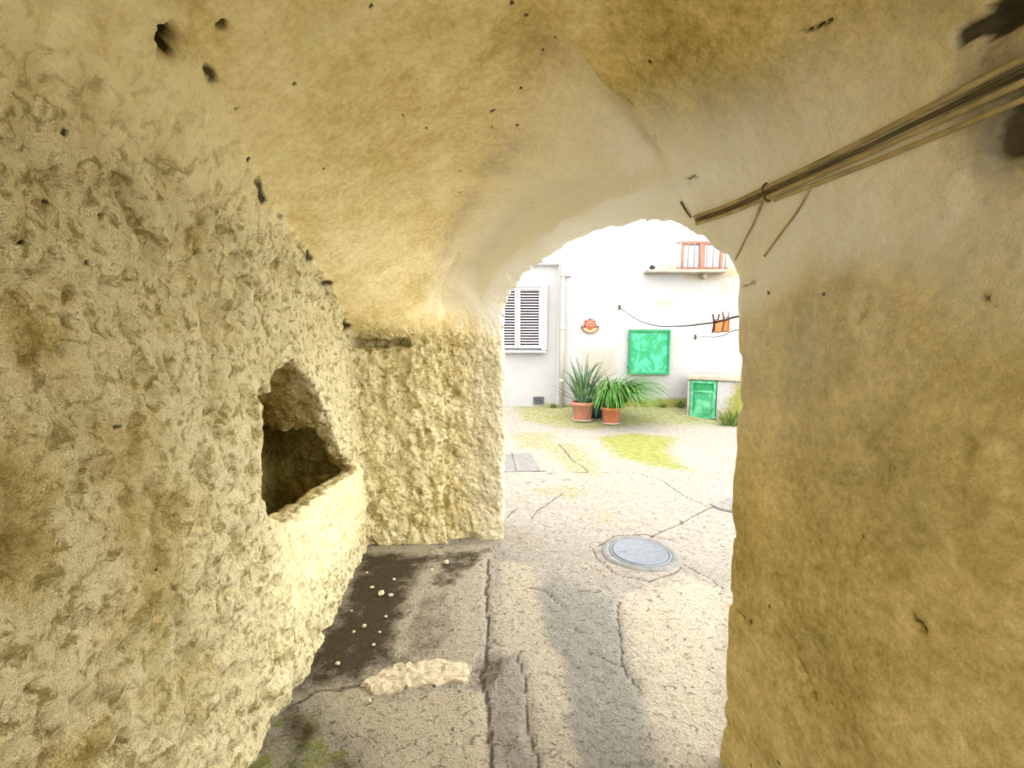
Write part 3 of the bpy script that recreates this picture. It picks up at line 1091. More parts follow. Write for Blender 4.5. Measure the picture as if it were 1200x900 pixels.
for (a, b, c, d) in (W1, W2):
    hole |= (cell_c[:, 0] > a) & (cell_c[:, 0] < b) & (cell_c[:, 1] > c) & (cell_c[:, 1] < d)
Q = Q[~hole]
wall_back = np_mesh('wall_back', np.stack([FX, FYY, FZ], -1).reshape(-1, 3), Q, M_FAR, None, True,
                    {'yellow': yellow.ravel(), 'pink': pink.ravel(), 'moss': moss_f.ravel(), 'grey': grey_f.ravel(), 'crack': crk.ravel()})
tag(wall_back, 'white weathered house wall across the courtyard', 'wall', kind='structure')
for (a, b, c, d), dep0 in ((W1, 0.09), (W2, 0.0)):        # reveals of the two windows
    y0, y1 = YW + dep0 - 0.002, YW + dep0 + 0.22
    v = [(a, y0, c), (b, y0, c), (b, y0, d), (a, y0, d), (a, y1, c), (b, y1, c), (b, y1, d), (a, y1, d)]
    py_mesh('reveal', v, [(0, 1, 5, 4), (1, 2, 6, 5), (2, 3, 7, 6), (3, 0, 4, 7), (4, 5, 6, 7)], M_FAR if dep0 == 0 else M_DARKWIN, wall_back)

# drainpipe beside the recessed panel
pz0, pz1 = 0.17, fz(306)
pipe = empty('drainpipe', (fx(658.5), YW - 0.068, pz0))
tag(pipe, 'white painted drainpipe running up the wall beside the louvred shutters', 'pipe')
tube_obj('tube', [(0, 0, 0), (0, 0, (pz1 - pz0) * 0.5), (0, 0, pz1 - pz0)], 0.042, M_PIPE, pipe, 16)
for zz in (0.5, 1.55, 2.6):
    tube_obj('collar', [(0, 0, zz), (0, 0, zz + 0.07)], 0.05, M_PIPE, pipe, 16)
box_obj('wall_bracket', (0.09, 0.03, fz(323.5) - pz0), (0.16, 0.05, 0.03), M_PIPE, pipe)

# shuttered window
win1 = empty('window_1', (0, 0, 0))
tag(win1, 'white louvred double shutters closed over a window in the courtyard wall', 'window', kind='structure')
fy = YW + 0.045
a, b, c, d = W1
box_obj('casing', ((b + fx(634.5)) / 2, fy, (c + d) / 2), (b - fx(634.5), 0.07, d - c + 0.04), M_WHITE, win1)
box_obj('casing', ((a + b) / 2, fy, d - 0.012), (b - a, 0.068, 0.04), M_WHITE, win1)
box_obj('casing', (a + 0.02, fy, (c + d) / 2), (0.05, 0.068, d - c), M_WHITE, win1)
box_obj('sill', ((fx(586) + fx(639.5)) / 2, YW + 0.02, fz(412)), (fx(639.5) - fx(586), 0.18, 0.045), M_WHITE, win1)
slat_me = None
for (x0, x1) in ((fx(586), fx(606.3)), (fx(606.7), fx(634.5))):
    z0, z1 = c + 0.012, d - 0.04
    bm = bmesh.new()
    st = 0.052
    add_box(bm, (x0 + st / 2, fy - 0.005, (z0 + z1) / 2), (st, 0.045, z1 - z0), None, 0.003)
    add_box(bm, (x1 - st / 2, fy - 0.005, (z0 + z1) / 2), (st, 0.045, z1 - z0), None, 0.003)
    add_box(bm, ((x0 + x1) / 2, fy - 0.005, z0 + 0.02), (x1 - x0 - 2 * st, 0.045, 0.04), None, 0.003)
    add_box(bm, ((x0 + x1) / 2, fy - 0.005, z1 - 0.025), (x1 - x0 - 2 * st, 0.045, 0.05), None, 0.003)
    leaf = bm_obj('shutter', bm, M_WHITE, win1)
    ns = 21
    for k in range(ns):
        zz = z0 + 0.055 + (z1 - z0 - 0.12) * k / (ns - 1)
        if slat_me is None:
            so = box_obj('slat', (0, 0, 0), (1, 0.036, 0.009), M_SLAT, leaf, Matrix.Rotation(math.radians(38), 3, 'X'), 0.0)
            slat_me = so.data
        else:
            so = link(bpy.data.objects.new('slat', slat_me), leaf)
        so.location = ((x0 + x1) / 2, fy - 0.002, zz)
        so.scale = (x1 - x0 - 2 * st, 1, 1)

# barred window
win2 = empty('window_2', (0, 0, 0))
tag(win2, 'small window with faded red frame and iron bars above the stone ledge', 'window', kind='structure')
a, b, c, d = W2
wy2 = YW + 0.03
fw = 0.05
box_obj('frame', ((a + b) / 2, wy2, d - fw / 2), (b - a, 0.06, fw), M_RUST, win2)
box_obj('frame', ((a + b) / 2, wy2, c + fw / 2), (b - a, 0.06, fw), M_RUST, win2)
box_obj('frame', (a + fw / 2, wy2, (c + d) / 2), (fw, 0.06, d - c - 2 * fw), M_RUST, win2)
box_obj('frame', (b - fw / 2, wy2, (c + d) / 2), (fw, 0.06, d - c - 2 * fw), M_RUST, win2)
mx = (a + b) / 2
box_obj('mullion', (mx, wy2, (c + d) / 2), (0.11, 0.06, d - c - 2 * fw), M_RUST, win2)
for (x0, x1) in ((a + fw, mx - 0.055), (mx + 0.055, b - fw)):
    box_obj('pane', ((x0 + x1) / 2, wy2 + 0.01, (c + d) / 2), (x1 - x0, 0.012, d - c - 2 * fw), M_GLASS, win2, None, 0.0)
for k in range(8):
    xx = a - 0.02 + (b - a + 0.04) * k / 7
    tube_obj('iron_bar', [(xx, YW - 0.07, c - 0.01), (xx, YW - 0.07, d + 0.02)], 0.009, M_BAR, win2, 6)
for zz in (c + 0.03, d - 0.03):
    tube_obj('cross_bar', [(a - 0.10, YW + 0.01, zz), (a - 0.06, YW - 0.07, zz), (b + 0.06, YW - 0.07, zz), (b + 0.10, YW + 0.01, zz)], 0.009, M_BAR, win2, 6)
box_obj('sill', ((a + b) / 2, YW - 0.03, c - 0.035), (b - a + 0.06, 0.18, 0.05), M_SILL, win2)

# stone ledge under it
lx0, lx1 = fx(752), fx(840)
led = empty('stone_ledge', ((lx0 + lx1) / 2, YW, fz(320)))
tag(led, 'thin pale stone ledge projecting from the wall below the barred window', 'ledge')
box_obj('slab', (0, -0.14, 0), (lx1 - lx0, 0.32, 0.055), M_SLABST, led, None, 0.012)
box_obj('corbel', (fx(820) - (lx0 + lx1) / 2, -0.07, -0.075), (0.07, 0.16, 0.10), M_SLABST, led, None, 0.012)
box_obj('mortar_bed', (fx(815) - (lx0 + lx1) / 2, -0.05, 0.036), (0.75, 0.12, 0.022), M_SILL, led, None, 0.008)
bm = bmesh.new()
bmesh.ops.create_icosphere(bm, subdivisions=2, radius=0.055)
for v in bm.verts:
    v.co *= 1 + 0.25 * math.sin(v.co.x * 70) * math.cos(v.co.z * 60)
    v.co.z *= 0.8
o = bm_obj('stone', bm, M_BLACK, None, True)
p = far_pt(764.5, 316.5, YW - 0.15)
o.location = (p[0], p[1], fz(320) + 0.0275 + 0.056)
tag(o, 'small black stone lying on the pale ledge', 'stone')

# ceramic sun plaque
cx, cz = fx(691), fz(382)
sun = empty('ceramic_sun', (cx, YW - 0.01, cz))
tag(sun, 'red ceramic sun face resting in a crescent, hung on the white wall', 'wall ornament')


def disc(name, r, y0, y1, mat, parent, seg=28, squash=1.0, z=0.0):
    V, F = [], []
    for (rr, yy) in ((r, y1), (r, (y0 + y1) / 2), (r * 0.75, y0), (r * 0.35, y0 - 0.012)):
        for k in range(seg):
            an = 2 * math.pi * k / seg
            V.append((rr * math.cos(an), yy, z + rr * math.sin(an) * squash))
    for i in range(3):
        for k in range(seg):
            q, w = i * seg + k, i * seg + (k + 1) % seg
            F.append((q, w, w + seg, q + seg))
    F.append(tuple(range(3 * seg, 4 * seg)))
    return py_mesh(name, V, F, mat, parent, True)


disc('face', 0.095, -0.045, 0.0, M_RED, sun, z=0.012)
for k in range(9):
    an = math.pi * (-0.06 + 1.12 * k / 8)
    R = Matrix.Rotation(-an, 3, 'Y')
    V = [Vector((0.095, -0.015, -0.022)), Vector((0.095, -0.015, 0.022)), Vector((0.142, -0.012, 0.004)), Vector((0.142, -0.012, -0.004)),
         Vector((0.095, 0.0, -0.022)), Vector((0.095, 0.0, 0.022)), Vector((0.142, 0.0, 0.004)), Vector((0.142, 0.0, -0.004))]
    V = [R @ v + Vector((0, 0, 0.012)) for v in V]
    py_mesh('ray', V, [(0, 1, 2, 3), (7, 6, 5, 4), (0, 4, 5, 1), (1, 5, 6, 2), (2, 6, 7, 3), (3, 7, 4, 0)], M_RED if k % 2 else M_REDDARK, sun)
Vc, Fc = [], []
Vr, Fr = [], []
nseg = 24
for k in range(nseg + 1):
    an = math.pi * (1.0 + k / nseg)
    co, si = math.cos(an), math.sin(an)
    ro = 0.168
    inn_z = -0.035 - 0.012 * math.sin(math.pi * k / nseg)
    top = (ro * co * 0.97, min(inn_z, -0.001))
    for (yy) in (-0.03, 0.0):
        Vc.append((ro * co, yy, ro * si * 0.84 + 0.0))
        Vc.append((top[0], yy, top[1] if 0 < k < nseg else 0.0))
    Vr.extend([(ro * co * 0.93, -0.036, ro * si * 0.84 * 0.93), (ro * co * 1.04, -0.036, ro * si * 0.84 * 1.05 + 0.01 * abs(co)),
               (ro * co * 0.93, 0, ro * si * 0.84 * 0.93), (ro * co * 1.04, 0, ro * si * 0.84 * 1.05 + 0.01 * abs(co))])
for k in range(nseg):
    q, w = 4 * k, 4 * k + 4
    for (Fx) in (Fc, Fr):
        Fx += [(q, q + 1, w + 1, w), (q + 2, w + 2, w + 3, q + 3), (q, w, w + 2, q + 2), (q + 1, q + 3, w + 3, w + 1)]
py_mesh('crescent', Vc, Fc, M_CREAM, sun)
py_mesh('crescent_rim', Vr, Fr, M_REDDARK, sun)
for (ex, ez, s) in ((-0.032, 0.035, 0.011), (0.032, 0.035, 0.011), (0.0, 0.008, 0.014)):
    bm = bmesh.new()
    bmesh.ops.create_icosphere(bm, subdivisions=2, radius=s)
    o = bm_obj('eye' if ez > 0.02 else 'nose', bm, M_REDDARK if ez > 0.02 else M_CREAM, sun, True)
    o.location = (ex, -0.052, ez)
tube_obj('mouth', [(-0.035, -0.05, -0.012), (-0.015, -0.056, -0.026), (0.015, -0.056, -0.026), (0.035, -0.05, -0.012)], 0.006, M_REDDARK, sun, 6)

# green sheet hatch
gx0, gx1, gz0, gz1 = fx(736.5), fx(784), fz(438.5), fz(386.5)
gh_ = empty('green_hatch', ((gx0 + gx1) / 2, YW - 0.018, gz0))
tag(gh_, 'square green metal hatch with peeling paint fixed to the white wall', 'hatch')
w_, h_ = gx1 - gx0, gz1 - gz0
NG = 26
V, F = [], []
for i in range(NG + 1):
    for j in range(NG + 1):
        xx, zz = -w_ / 2 + w_ * i / NG, h_ * j / NG
        e = max(abs(i / NG - .5), abs(j / NG - .5))
        V.append((xx, -0.035 - 0.010 * float(vnoise(np.array(xx * 5), np.array(zz * 5), np.array(0.0), 3)), zz))
for i in range(NG):
    for j in range(NG):
        q = i * (NG + 1) + j
        F.append((q, q + NG + 1, q + NG + 2, q + 1))
py_mesh('sheet', V, F, M_GREEN1, gh_, True)
for (c_, s_) in (((0, -0.03, h_ - 0.02), (w_ + 0.01, 0.06, 0.045)), ((0, -0.03, 0.02), (w_ + 0.01, 0.06, 0.045)),
                 ((-w_ / 2 + 0.018, -0.03, h_ / 2), (0.04, 0.06, h_ - 0.085)), ((w_ / 2 - 0.018, -0.03, h_ / 2), (0.04, 0.06, h_ - 0.085))):
    box_obj('rim', c_, s_, M_GREEN3, gh_)
for zz in (0.18, h_ - 0.18):
    tube_obj('hinge', [(-w_ / 2 - 0.012, -0.05, zz - 0.04), (-w_ / 2 - 0.012, -0.05, zz + 0.04)], 0.013, M_GREEN3, gh_, 8)

# little wall vent
p = far_pt(631, 469, YW + 0.09)
vent = empty('wall_vent', (p[0], YW + 0.09, p[2] - 0.08))
tag(vent, 'small grey louvred vent low on the wall under the shutters', 'vent')
box_obj('housing', (0, -0.012, 0.08), (0.22, 0.05, 0.16), M_VENT, vent, None, 0.014)
box_obj('opening', (0, -0.036, 0.08), (0.16, 0.012, 0.11), M_VENTD, vent, None, 0.0)
for k in range(4):
    box_obj('fin', (0, -0.042, 0.04 + 0.027 * k), (0.165, 0.02, 0.008), M_VENT, vent, Matrix.Rotation(0.6, 3, 'X'), 0.0)

# ------------------------------------------------------------------ masonry cupboard with green metal door
c0, c1 = np.array([3.345, 8.42]), np.array([4.10, 7.95])
cw = float(np.hypot(*(c1 - c0)))
ang = math.atan2(c1[1] - c0[1], c1[0] - c0[0])
gz_c = 0.035
cup = empty('meter_cupboard', (c0[0], c0[1], gz_c), ang)
tag(cup, 'low white masonry cupboard with a green metal door against the wall', 'cupboard')
HB = 0.745
bm = bmesh.new()                           # body with a recess for the door
add_box(bm, (0.03, 0.32, HB / 2 - 0.1), (0.06, 0.62, HB + 0.2), None, 0.012)
add_box(bm, ((0.512 + cw) / 2, 0.32, HB / 2 - 0.1), (cw - 0.512, 0.62, HB + 0.2), None, 0.012)
add_box(bm, (0.28, 0.40, HB / 2 - 0.1), (0.46, 0.5, HB + 0.2), None, 0.004)
me_body = bm_obj('body', bm, M_FAR, cup)
for nm_, fn in (('moss', lambda co: 0.75 * sstep(0.22, 0.0, np.array(co[2])) + (0.55 if co[0] > 0.62 else 0.0)), ('yellow', lambda co: 0.55 if co[0] > 0.55 else 0.15),
                ('pink', lambda co: 0.1), ('grey', lambda co: 0.3), ('crack', lambda co: 0.0)):
    at = me_body.data.attributes.new(nm_, 'FLOAT', 'POINT')
    at.data.foreach_set('value', [float(fn(v.co)) for v in me_body.data.vertices])
box_obj('top_slab', (cw / 2, 0.30, HB + 0.035), (cw + 0.05, 0.70, 0.07), M_SLABST, cup, None, 0.014)
dw, dh = 0.435, 0.70
door = box_obj('door', (0.285, 0.02, dh / 2 + 0.025), (dw, 0.03, dh), M_GREEN2, cup)
box_obj('frame_rail', (0.285, 0.0, dh + 0.005), (dw + 0.01, 0.05, 0.05), M_GREEN2, door)
box_obj('frame_rail', (0.285, 0.0, 0.05), (dw + 0.01, 0.05, 0.05), M_GREEN2, door)
box_obj('frame_rail', (0.285, 0.0, dh - 0.175), (dw - 0.09, 0.05, 0.04), M_GREEN2, door)
box_obj('frame_stile', (0.285 - dw / 2 + 0.022, 0.0, dh / 2 + 0.025), (0.05, 0.052, dh), M_GREEN2, door)
box_obj('frame_stile', (0.285 + dw / 2 - 0.022, 0.0, dh / 2 + 0.025), (0.05, 0.052, dh), M_GREEN2, door)
box_obj('upper_panel', (0.285, 0.002, dh - 0.085), (dw - 0.11, 0.012, 0.115), M_GREEN3, door)
box_obj('lower_panel', (0.285, 0.002, 0.30), (dw - 0.13, 0.014, 0.40), M_GREEN2, door, None, 0.006)
for zz in (0.16, dh - 0.16):
    tube_obj('hinge', [(0.062, -0.018, zz), (0.062, -0.018, zz + 0.07)], 0.012, M_GREEN3, door, 8)

# ------------------------------------------------------------------ plants
def blade(L, w, lean, az, droop, twist=0.0, segs=8, fold=0.25):
    V, F = [], []
    x = z = 0.0
    th = lean
    ca, sa = math.cos(az), math.sin(az)
    ds = L / segs
    for i in range(segs + 1):
        t = i / segs
        ww = w * (0.65 + 0.6 * t) * (1 - t ** 2.2) ** 0.8 if t < 1 else 0.0
        ww = max(ww, w * 0.03)
        up = fold * ww
        for (s, k) in ((-1, up), (0, 0), (1, up)):
            px_, py_ = x - math.cos(th) * k, s * ww / 2
            V.append((px_ * ca - py_ * sa, px_ * sa + py_ * ca, z + math.sin(th) * k * 0.5))
        x += math.sin(th) * ds
        z += math.cos(th) * ds
        th += droop * ds / L * (0.4 + 1.2 * t)
    for i in range(segs):
        for s in (0, 1):
            q = 3 * i + s
            F.append((q, q + 1, q + 4, q + 3))
    return V, F


def ground_at(x, y):
    return float(ground_h(np.array(x), np.array(y)))


POTS = []                                   # (x, y, rim radius, rim height) of the three pots


def clear_pots(V, org):
    """push leaf points that would run inside a pot out to its skin"""
    out = []
    for (x, y, z) in V:
        for (cx_, cy_, r_, h_) in POTS + POTS[::-1]:
            dx, dy = x + org[0] - cx_, y + org[1] - cy_
            d = math.hypot(dx, dy)
            own = d < 1e-6 or (abs(org[0] - cx_) + abs(org[1] - cy_) < 1e-6)
            gap = 0.022 if own else 0.035
            if z < h_ + (-0.03 if own else 0.10) and d < r_ + gap:
                k = (r_ + gap) / max(d, 1e-3)
                x, y = cx_ + dx * k - org[0], cy_ + dy * k - org[1]
            elif own and z < h_ + 0.012 and r_ - 0.05 < d < r_ + 0.022:
                z = h_ + 0.012
        out.append((x, y, z))
    return out


for (px_, py_, dx_, dy_, r_, h_) in ((682.5, 495, 0, 0, 0.226, 0.355), (716, 497, 0, 0, 0.190, 0.302), (716, 497, -0.22, 0.34, 0.172, 0.342)):
    q = on_ground(px_, py_)
    POTS.append((q[0] + dx_, q[1] + dy_, r_, h_))

# potted broad-leaved plant
p = on_ground(682.5, 495)
pot1 = empty('potted_plant', (p[0], p[1], ground_at(p[0], p[1])))
tag(pot1, 'tall blue-green leek-like plant in a large terracotta pot with saucer', 'potted plant')
lathe_obj('pot', [(0.0, 0.012), (0.150, 0.012), (0.156, 0.02), (0.196, 0.285), (0.218, 0.290), (0.224, 0.30), (0.224, 0.345), (0.216, 0.352), (0.198, 0.345), (0.196, 0.31), (0.0, 0.31)],
          M_TERRA, pot1, 48)
lathe_obj('saucer', [(0.0, 0.0), (0.17, 0.0), (0.20, 0.03), (0.193, 0.032), (0.16, 0.010), (0.0, 0.010)], M_SAUCER, pot1, 40)
lathe_obj('soil', [(0.0, 0.325), (0.1, 0.33), (0.195, 0.318)], M_SOIL, pot1, 24)
rp = random.Random(3)
for k in range(46):
    az = rp.uniform(0, 2 * math.pi)
    r0 = rp.uniform(0, 0.13)
    ln = rp.uniform(0.02, 0.7)
    L = rp.uniform(0.5, 0.98)
    V, F = blade(L, rp.uniform(0.03, 0.06), ln, az, rp.uniform(0.2, 1.4))
    o = py_mesh('leaf', V, F, M_LEEK if rp.random() < 0.62 else M_LEEK2, pot1, True)
    o.location = (r0 * math.cos(az), r0 * math.sin(az), 0.32)
for (dx, lz, az, ln, dr) in ((-0.05, 0.72, math.pi, 0.85, 0.75), (-0.06, 0.66, math.pi, 1.0, 0.5), (-0.02, 0.95, 2.6, 0.25, 0.15), (0.03, 1.0, 0.5, 0.38, 0.5), (-0.08, 0.6, 3.4, 1.0, 0.9), (0.02, 0.9, 3.3, 0.12, 0.1)):
    V, F = blade(lz, 0.022, ln, az, dr, fold=0.6)
    o = py_mesh('dry_stalk', V, F, M_DRY, pot1, True)
    o.location = (dx, 0, 0.32)
for (dx, az, ln, L) in ((0.04, 0.3, 0.18, 0.82), (0.0, 2.9, 0.14, 0.72), (0.08, 0.1, 0.25, 0.78)):
    V, F = blade(L, 0.085, ln, az, 0.35)
    o = py_mesh('leaf', V, F, M_LEEK, pot1, True)
    o.location = (dx, -0.02, 0.32)

# grassy plant spilling over an orange pot
p = on_ground(716, 497)
pot2 = empty('potted_plant', (p[0], p[1], ground_at(p[0], p[1])))
tag(pot2, 'bushy bright green grass spilling over and hiding an orange pot', 'potted plant')
lathe_obj('pot', [(0.0, 0.012), (0.125, 0.012), (0.13, 0.02), (0.165, 0.25), (0.185, 0.255), (0.187, 0.30), (0.168, 0.30), (0.165, 0.27), (0.0, 0.27)], M_TERRA2, pot2, 40, 0.012)
lathe_obj('saucer', [(0.0, 0.0), (0.15, 0.0), (0.175, 0.028), (0.168, 0.03), (0.14, 0.010), (0.0, 0.010)], M_SAUCER, pot2, 40)
AV, AF = [], []
rp = random.Random(5)
for k in range(500):
    az = rp.uniform(0, 2 * math.pi)
    if math.cos(az) < -0.2 and rp.random() < 0.6:
        az = rp.uniform(-1.4, 1.4)
    right = max(0, math.cos(az))
    L = rp.uniform(0.5, 0.95) + 0.25 * right * rp.random()
    V, F = blade(L, rp.uniform(0.014, 0.026), rp.uniform(0.05, 0.95), az, rp.uniform(1.4, 3.4), segs=9)
    if k > 300:                                    # blades that hang over the rim down to the ground
        az = rp.uniform(-2.1, 0.2)
        right = max(0, math.cos(az))
        V, F = blade(rp.uniform(0.95, 1.3), rp.uniform(0.014, 0.026), rp.uniform(0.3, 0.75), az, rp.uniform(2.1, 2.6), segs=12)
    r0 = rp.uniform(0, 0.13)
    off = len(AV)
    AV += clear_pots([(x + r0 * math.cos(az) + 0.03 * right, y + r0 * math.sin(az), max(z + 0.285, 0.015)) for x, y, z in V], p)
    AF += [tuple(q + off for q in f) for f in F]
o = py_mesh('foliage', AV, AF, M_GRASS, pot2, True)
tag(o, kind='stuff')
AV, AF = [], []
for k in range(46):
    az = rp.uniform(-0.9, 0.9)
    V, F = blade(rp.uniform(0.8, 1.15), 0.008, rp.uniform(0.35, 0.9), az, rp.uniform(1.0, 1.9), segs=9)
    off = len(AV)
    AV += clear_pots([(x + 0.05, y, max(z + 0.285, 0.015)) for x, y, z in V], p)
    AF += [tuple(q + off for q in f) for f in F]
o = py_mesh('dry_blades', AV, AF, M_DRY, pot2, True)
tag(o, kind='stuff')

# dark blue pot between and behind the two
o = empty('flower_pot', (p[0] - 0.22, p[1] + 0.34, ground_at(p[0] - 0.22, p[1] + 0.34)))
tag(o, 'dark blue flower pot standing behind the two planted terracotta pots', 'flower pot')
lathe_obj('pot', [(0.0, 0.0), (0.12, 0.0), (0.155, 0.30), (0.17, 0.305), (0.17, 0.34), (0.152, 0.34), (0.15, 0.30), (0.0, 0.30)], M_BLUEPOT, o, 32)
for k in range(9):
    V, F = blade(rp.uniform(0.35, 0.6), 0.03, rp.uniform(0.05, 0.6), rp.uniform(0, 6.28), rp.uniform(0.3, 1.0))
    q = py_mesh('leaf', V, F, M_LEEK2, o, True)
    q.location = (0, 0, 0.30)

# weed tufts at the foot of the wall and cupboard
WEEDS = [(856, 499, 0.42, 70, 'dark green weeds sprouting at the right foot of the cupboard'),
         (797, 484, 0.20, 46, 'mossy weed tuft beside the left foot of the cupboard'),
         (776, 478, 0.14, 36, 'low moss tuft at the wall foot under the green hatch'),
         (648, 482, 0.14, 40, 'short weed tuft at the foot of the drainpipe')]
for (px_, py_, hh, nb, lab) in WEEDS:
    p = on_ground(px_, py_)
    yy = min(p[1], YW - 0.08)
    p = at_depth(px_, py_, yy)
    o_ = empty('weed_tuft', (p[0], yy, ground_at(p[0], yy) - 0.01))
    tag(o_, lab, 'weeds', 'weed tufts along the wall foot')
    AV, AF = [], []
    for k in range(nb):
        az = rp.uniform(0, 6.28)
        r0 = rp.uniform(0, hh * 0.55)
        V, F = blade(hh * rp.uniform(0.4, 1.0), 0.014 + 0.03 * hh, rp.uniform(0.1, 0.9), az, rp.uniform(0.3, 1.6), segs=5)
        off = len(AV)
        a2 = rp.uniform(0, 6.28)
        AV += [(x + r0 * math.cos(a2), (y + r0 * math.sin(a2)) * 0.5, max(z, 0.0)) for x, y, z in V]
        AF += [tuple(q + off for q in f) for f in F]
    py_mesh('leaves', AV, AF, M_WEED, o_, True)

# ------------------------------------------------------------------ things in the ground
p = on_ground(750, 648)
mh = empty('manhole_cover', (p[0], p[1], ground_at(p[0], p[1])))
tag(mh, 'round blue-grey iron manhole cover set in the concrete', 'manhole cover')
lathe_obj('frame', [(0.196, -0.01), (0.199, 0.010), (0.207, 0.012), (0.215, 0.004), (0.217, -0.02)], M_IRON, mh, 48)
cov = lathe_obj('cover', [(0.193, -0.012), (0.191, 0.012), (0.183, 0.0145), (0.179, 0.011), (0.09, 0.011), (0.0, 0.012)], M_IRON, mh, 48)
for sx in (0.12, -0.12):
    box_obj('lifting_slot', (sx, 0, 0.012), (0.04, 0.014, 0.003), M_IRON, cov, None, 0.001)
V, F = [], []
seg = 56
for k in range(seg):
    a = 2 * math.pi * k / seg
    ro = 0.275 + 0.018 * float(vnoise(np.array(math.cos(a) * 2.2), np.array(math.sin(a) * 2.2), np.array(0.0), 77))
    for (r_, z_) in ((0.214, 0.002), (0.222, 0.009), (ro - 0.02, 0.011), (ro, -0.012)):
        V.append((r_ * math.cos(a), r_ * math.sin(a), z_))
for k in range(seg):
    for j in range(3):
        q, w = 4 * k + j, 4 * ((k + 1) % seg) + j
        F.append((q, w, w + 1, q + 1))
py_mesh('mortar_collar', V, F, M_CONC, mh, True)


def thin_slab(name, pts, zt, mat, parent=None, jitter=0.0, sub=6, zb=-0.03, rough=0.0, seed=1):
    """irregular flat piece with its own edges: outline on the ground, real thickness"""
    c = gpoly(pts)
    ring = []
    n = len(c)
    r_ = random.Random(seed)
    for i in range(n):
        for k in range(sub):
            q = c[i] + (c[(i + 1) % n] - c[i]) * k / sub
            ring.append(q + np.array([r_.uniform(-1, 1), r_.uniform(-1, 1)]) * jitter)
    m = np.mean(ring, 0)
    V, F = [], []
    N = len(ring)
    rings = [(1.0, zb), (1.0, zt * 0.5), (0.965, zt)] + [(1 - k / 11, zt) for k in range(1, 11)]
    for (f, z) in rings:
        for q in ring:
            w = m + (q - m) * f
            zz = z + ground_at(*w)
            if z == zt:
                zz += rough * float(vnoise(np.array(w[0] * 45), np.array(w[1] * 45), np.array(0.0), seed))
            V.append((w[0], w[1], zz))
    nr = len(rings)
    for i in range(nr - 1):
        for k in range(N):
            a, b = i * N + k, i * N + (k + 1) % N
            F.append((a, b, b + N, a + N))
    F.append(tuple(range((nr - 1) * N, nr * N)))
    return py_mesh(name, V, F, mat, parent, False)


o = thin_slab('mortar_patch', [(424, 804), (440, 794), (462, 784), (490, 779), (520, 776), (549, 781), (552, 790), (546, 801), (515, 806), (480, 808), (455, 815), (436, 815)],
              0.022, M_RUBBLE, None, 0.013, 5, rough=0.010, seed=4)
tag(o, 'broken white mortar patch between the two stained slabs', 'mortar patch')
o = thin_slab('concrete_cover', [(600.5, 532.5), (621.5, 531.5), (634, 552), (605.5, 553)], 0.014, M_CONC, None, 0.0, 3)
tag(o, 'pale square concrete cover let into the mossy paving', 'ground cover')
o = thin_slab('concrete_cover', [(586, 533), (599, 532.5), (604, 553), (586, 553.5)], 0.012, M_CONC, None, 0.0, 3, seed=3)
tag(o, 'narrow pale concrete cover between pier and square cover', 'ground cover')
o = thin_slab('paving_stone', [(832, 592), (858, 584), (858, 600), (842, 597)], 0.016, M_CONC, None, 0.004, 3, seed=9)
tag(o, 'loose pale paving stone in the courtyard by the right wall edge', 'paving stone')
# pebbles and plaster crumbs in the damp corner
rp = random.Random(11)
CRUMBS = [(447, 700, 9), (458, 702, 7), (436, 693, 6), (427, 738, 6), (452, 727, 5), (415, 745, 5), (523, 663, 8), (506, 672, 5), (438, 760, 5), (396, 782, 6), (433, 826, 6), (462, 683, 5),
          (412, 720, 4), (445, 745, 4), (430, 675, 4)]
for (px_, py_, s) in CRUMBS:
    p = on_ground(px_, py_)
    r_ = s / FPX * p[1] * 0.5
    bm = bmesh.new()
    bmesh.ops.create_icosphere(bm, subdivisions=1, radius=r_)
    for v in bm.verts:
        v.co *= rp.uniform(0.75, 1.2)
        v.co.z *= 0.6
    o = bm_obj('plaster_crumb', bm, M_RUBBLE)
    o.location = (p[0], p[1], ground_at(p[0], p[1]) + 0.018 + r_ * 0.35)
    tag(o, 'white plaster crumb lying on the dark damp corner of the floor', 'crumb', 'plaster crumbs in the damp corner')

# ------------------------------------------------------------------ cables on the right wall
def wall_path(pts, lift, n=40):
    out = []
    P2 = spline([(a, b, 0) for a, b in pts], n)
    for q in P2:
        p = cast(q[0], q[1])
        if p is None:
            continue
        e = 0.03
        g = np.array([tri(p + e * v) - tri(p - e * v) for v in np.eye(3)])
        g /= np.linalg.norm(g) + 1e-9
        out.append(p - g * lift)
    # even out the lumps of the plaster
    if len(out) < 2:
        return np.array([CAM + ray(*q) * 1.6 for q in pts[:2]])
    out = np.array(out)
    for _ in range(4):
        out[1:-1] = 0.25 * out[:-2] + 0.5 * out[1:-1] + 0.25 * out[2:]
    return out


WALLV, WALLN = V2[(X > 0.15) & (nn < 0.05)], N2[(X > 0.15) & (nn < 0.05)]     # plaster surface the cables lie on


def seat(path, r, sink=0.0015):
    """lay a run of cable on the plaster: it touches the high spots and bridges the hollows"""
    path = np.array(path, float)
    for _ in range(2):
        lift, nrm = [], []
        for p in path:
            d = ((WALLV - p) ** 2).sum(1)
            near = np.argpartition(d, 24)[:24]
            n = WALLN[near].mean(0)
            n /= np.linalg.norm(n)
            v = WALLV[near[np.argsort(d[near])[:6]]]
            lift.append(r - sink - ((p - v) @ n).min())
            nrm.append(n)
        lift, nrm = np.array(lift), np.array(nrm)
        hi = np.maximum.reduce([lift, np.r_[lift[1:], lift[-1]], np.r_[lift[0], lift[:-1]]])
        for _k in range(3):
            hi[1:-1] = 0.25 * hi[:-2] + 0.5 * hi[1:-1] + 0.25 * hi[2:]
            nrm[1:-1] = 0.25 * nrm[:-2] + 0.5 * nrm[1:-1] + 0.25 * nrm[2:]
        path = path + nrm * hi[:, None]
    return path, nrm


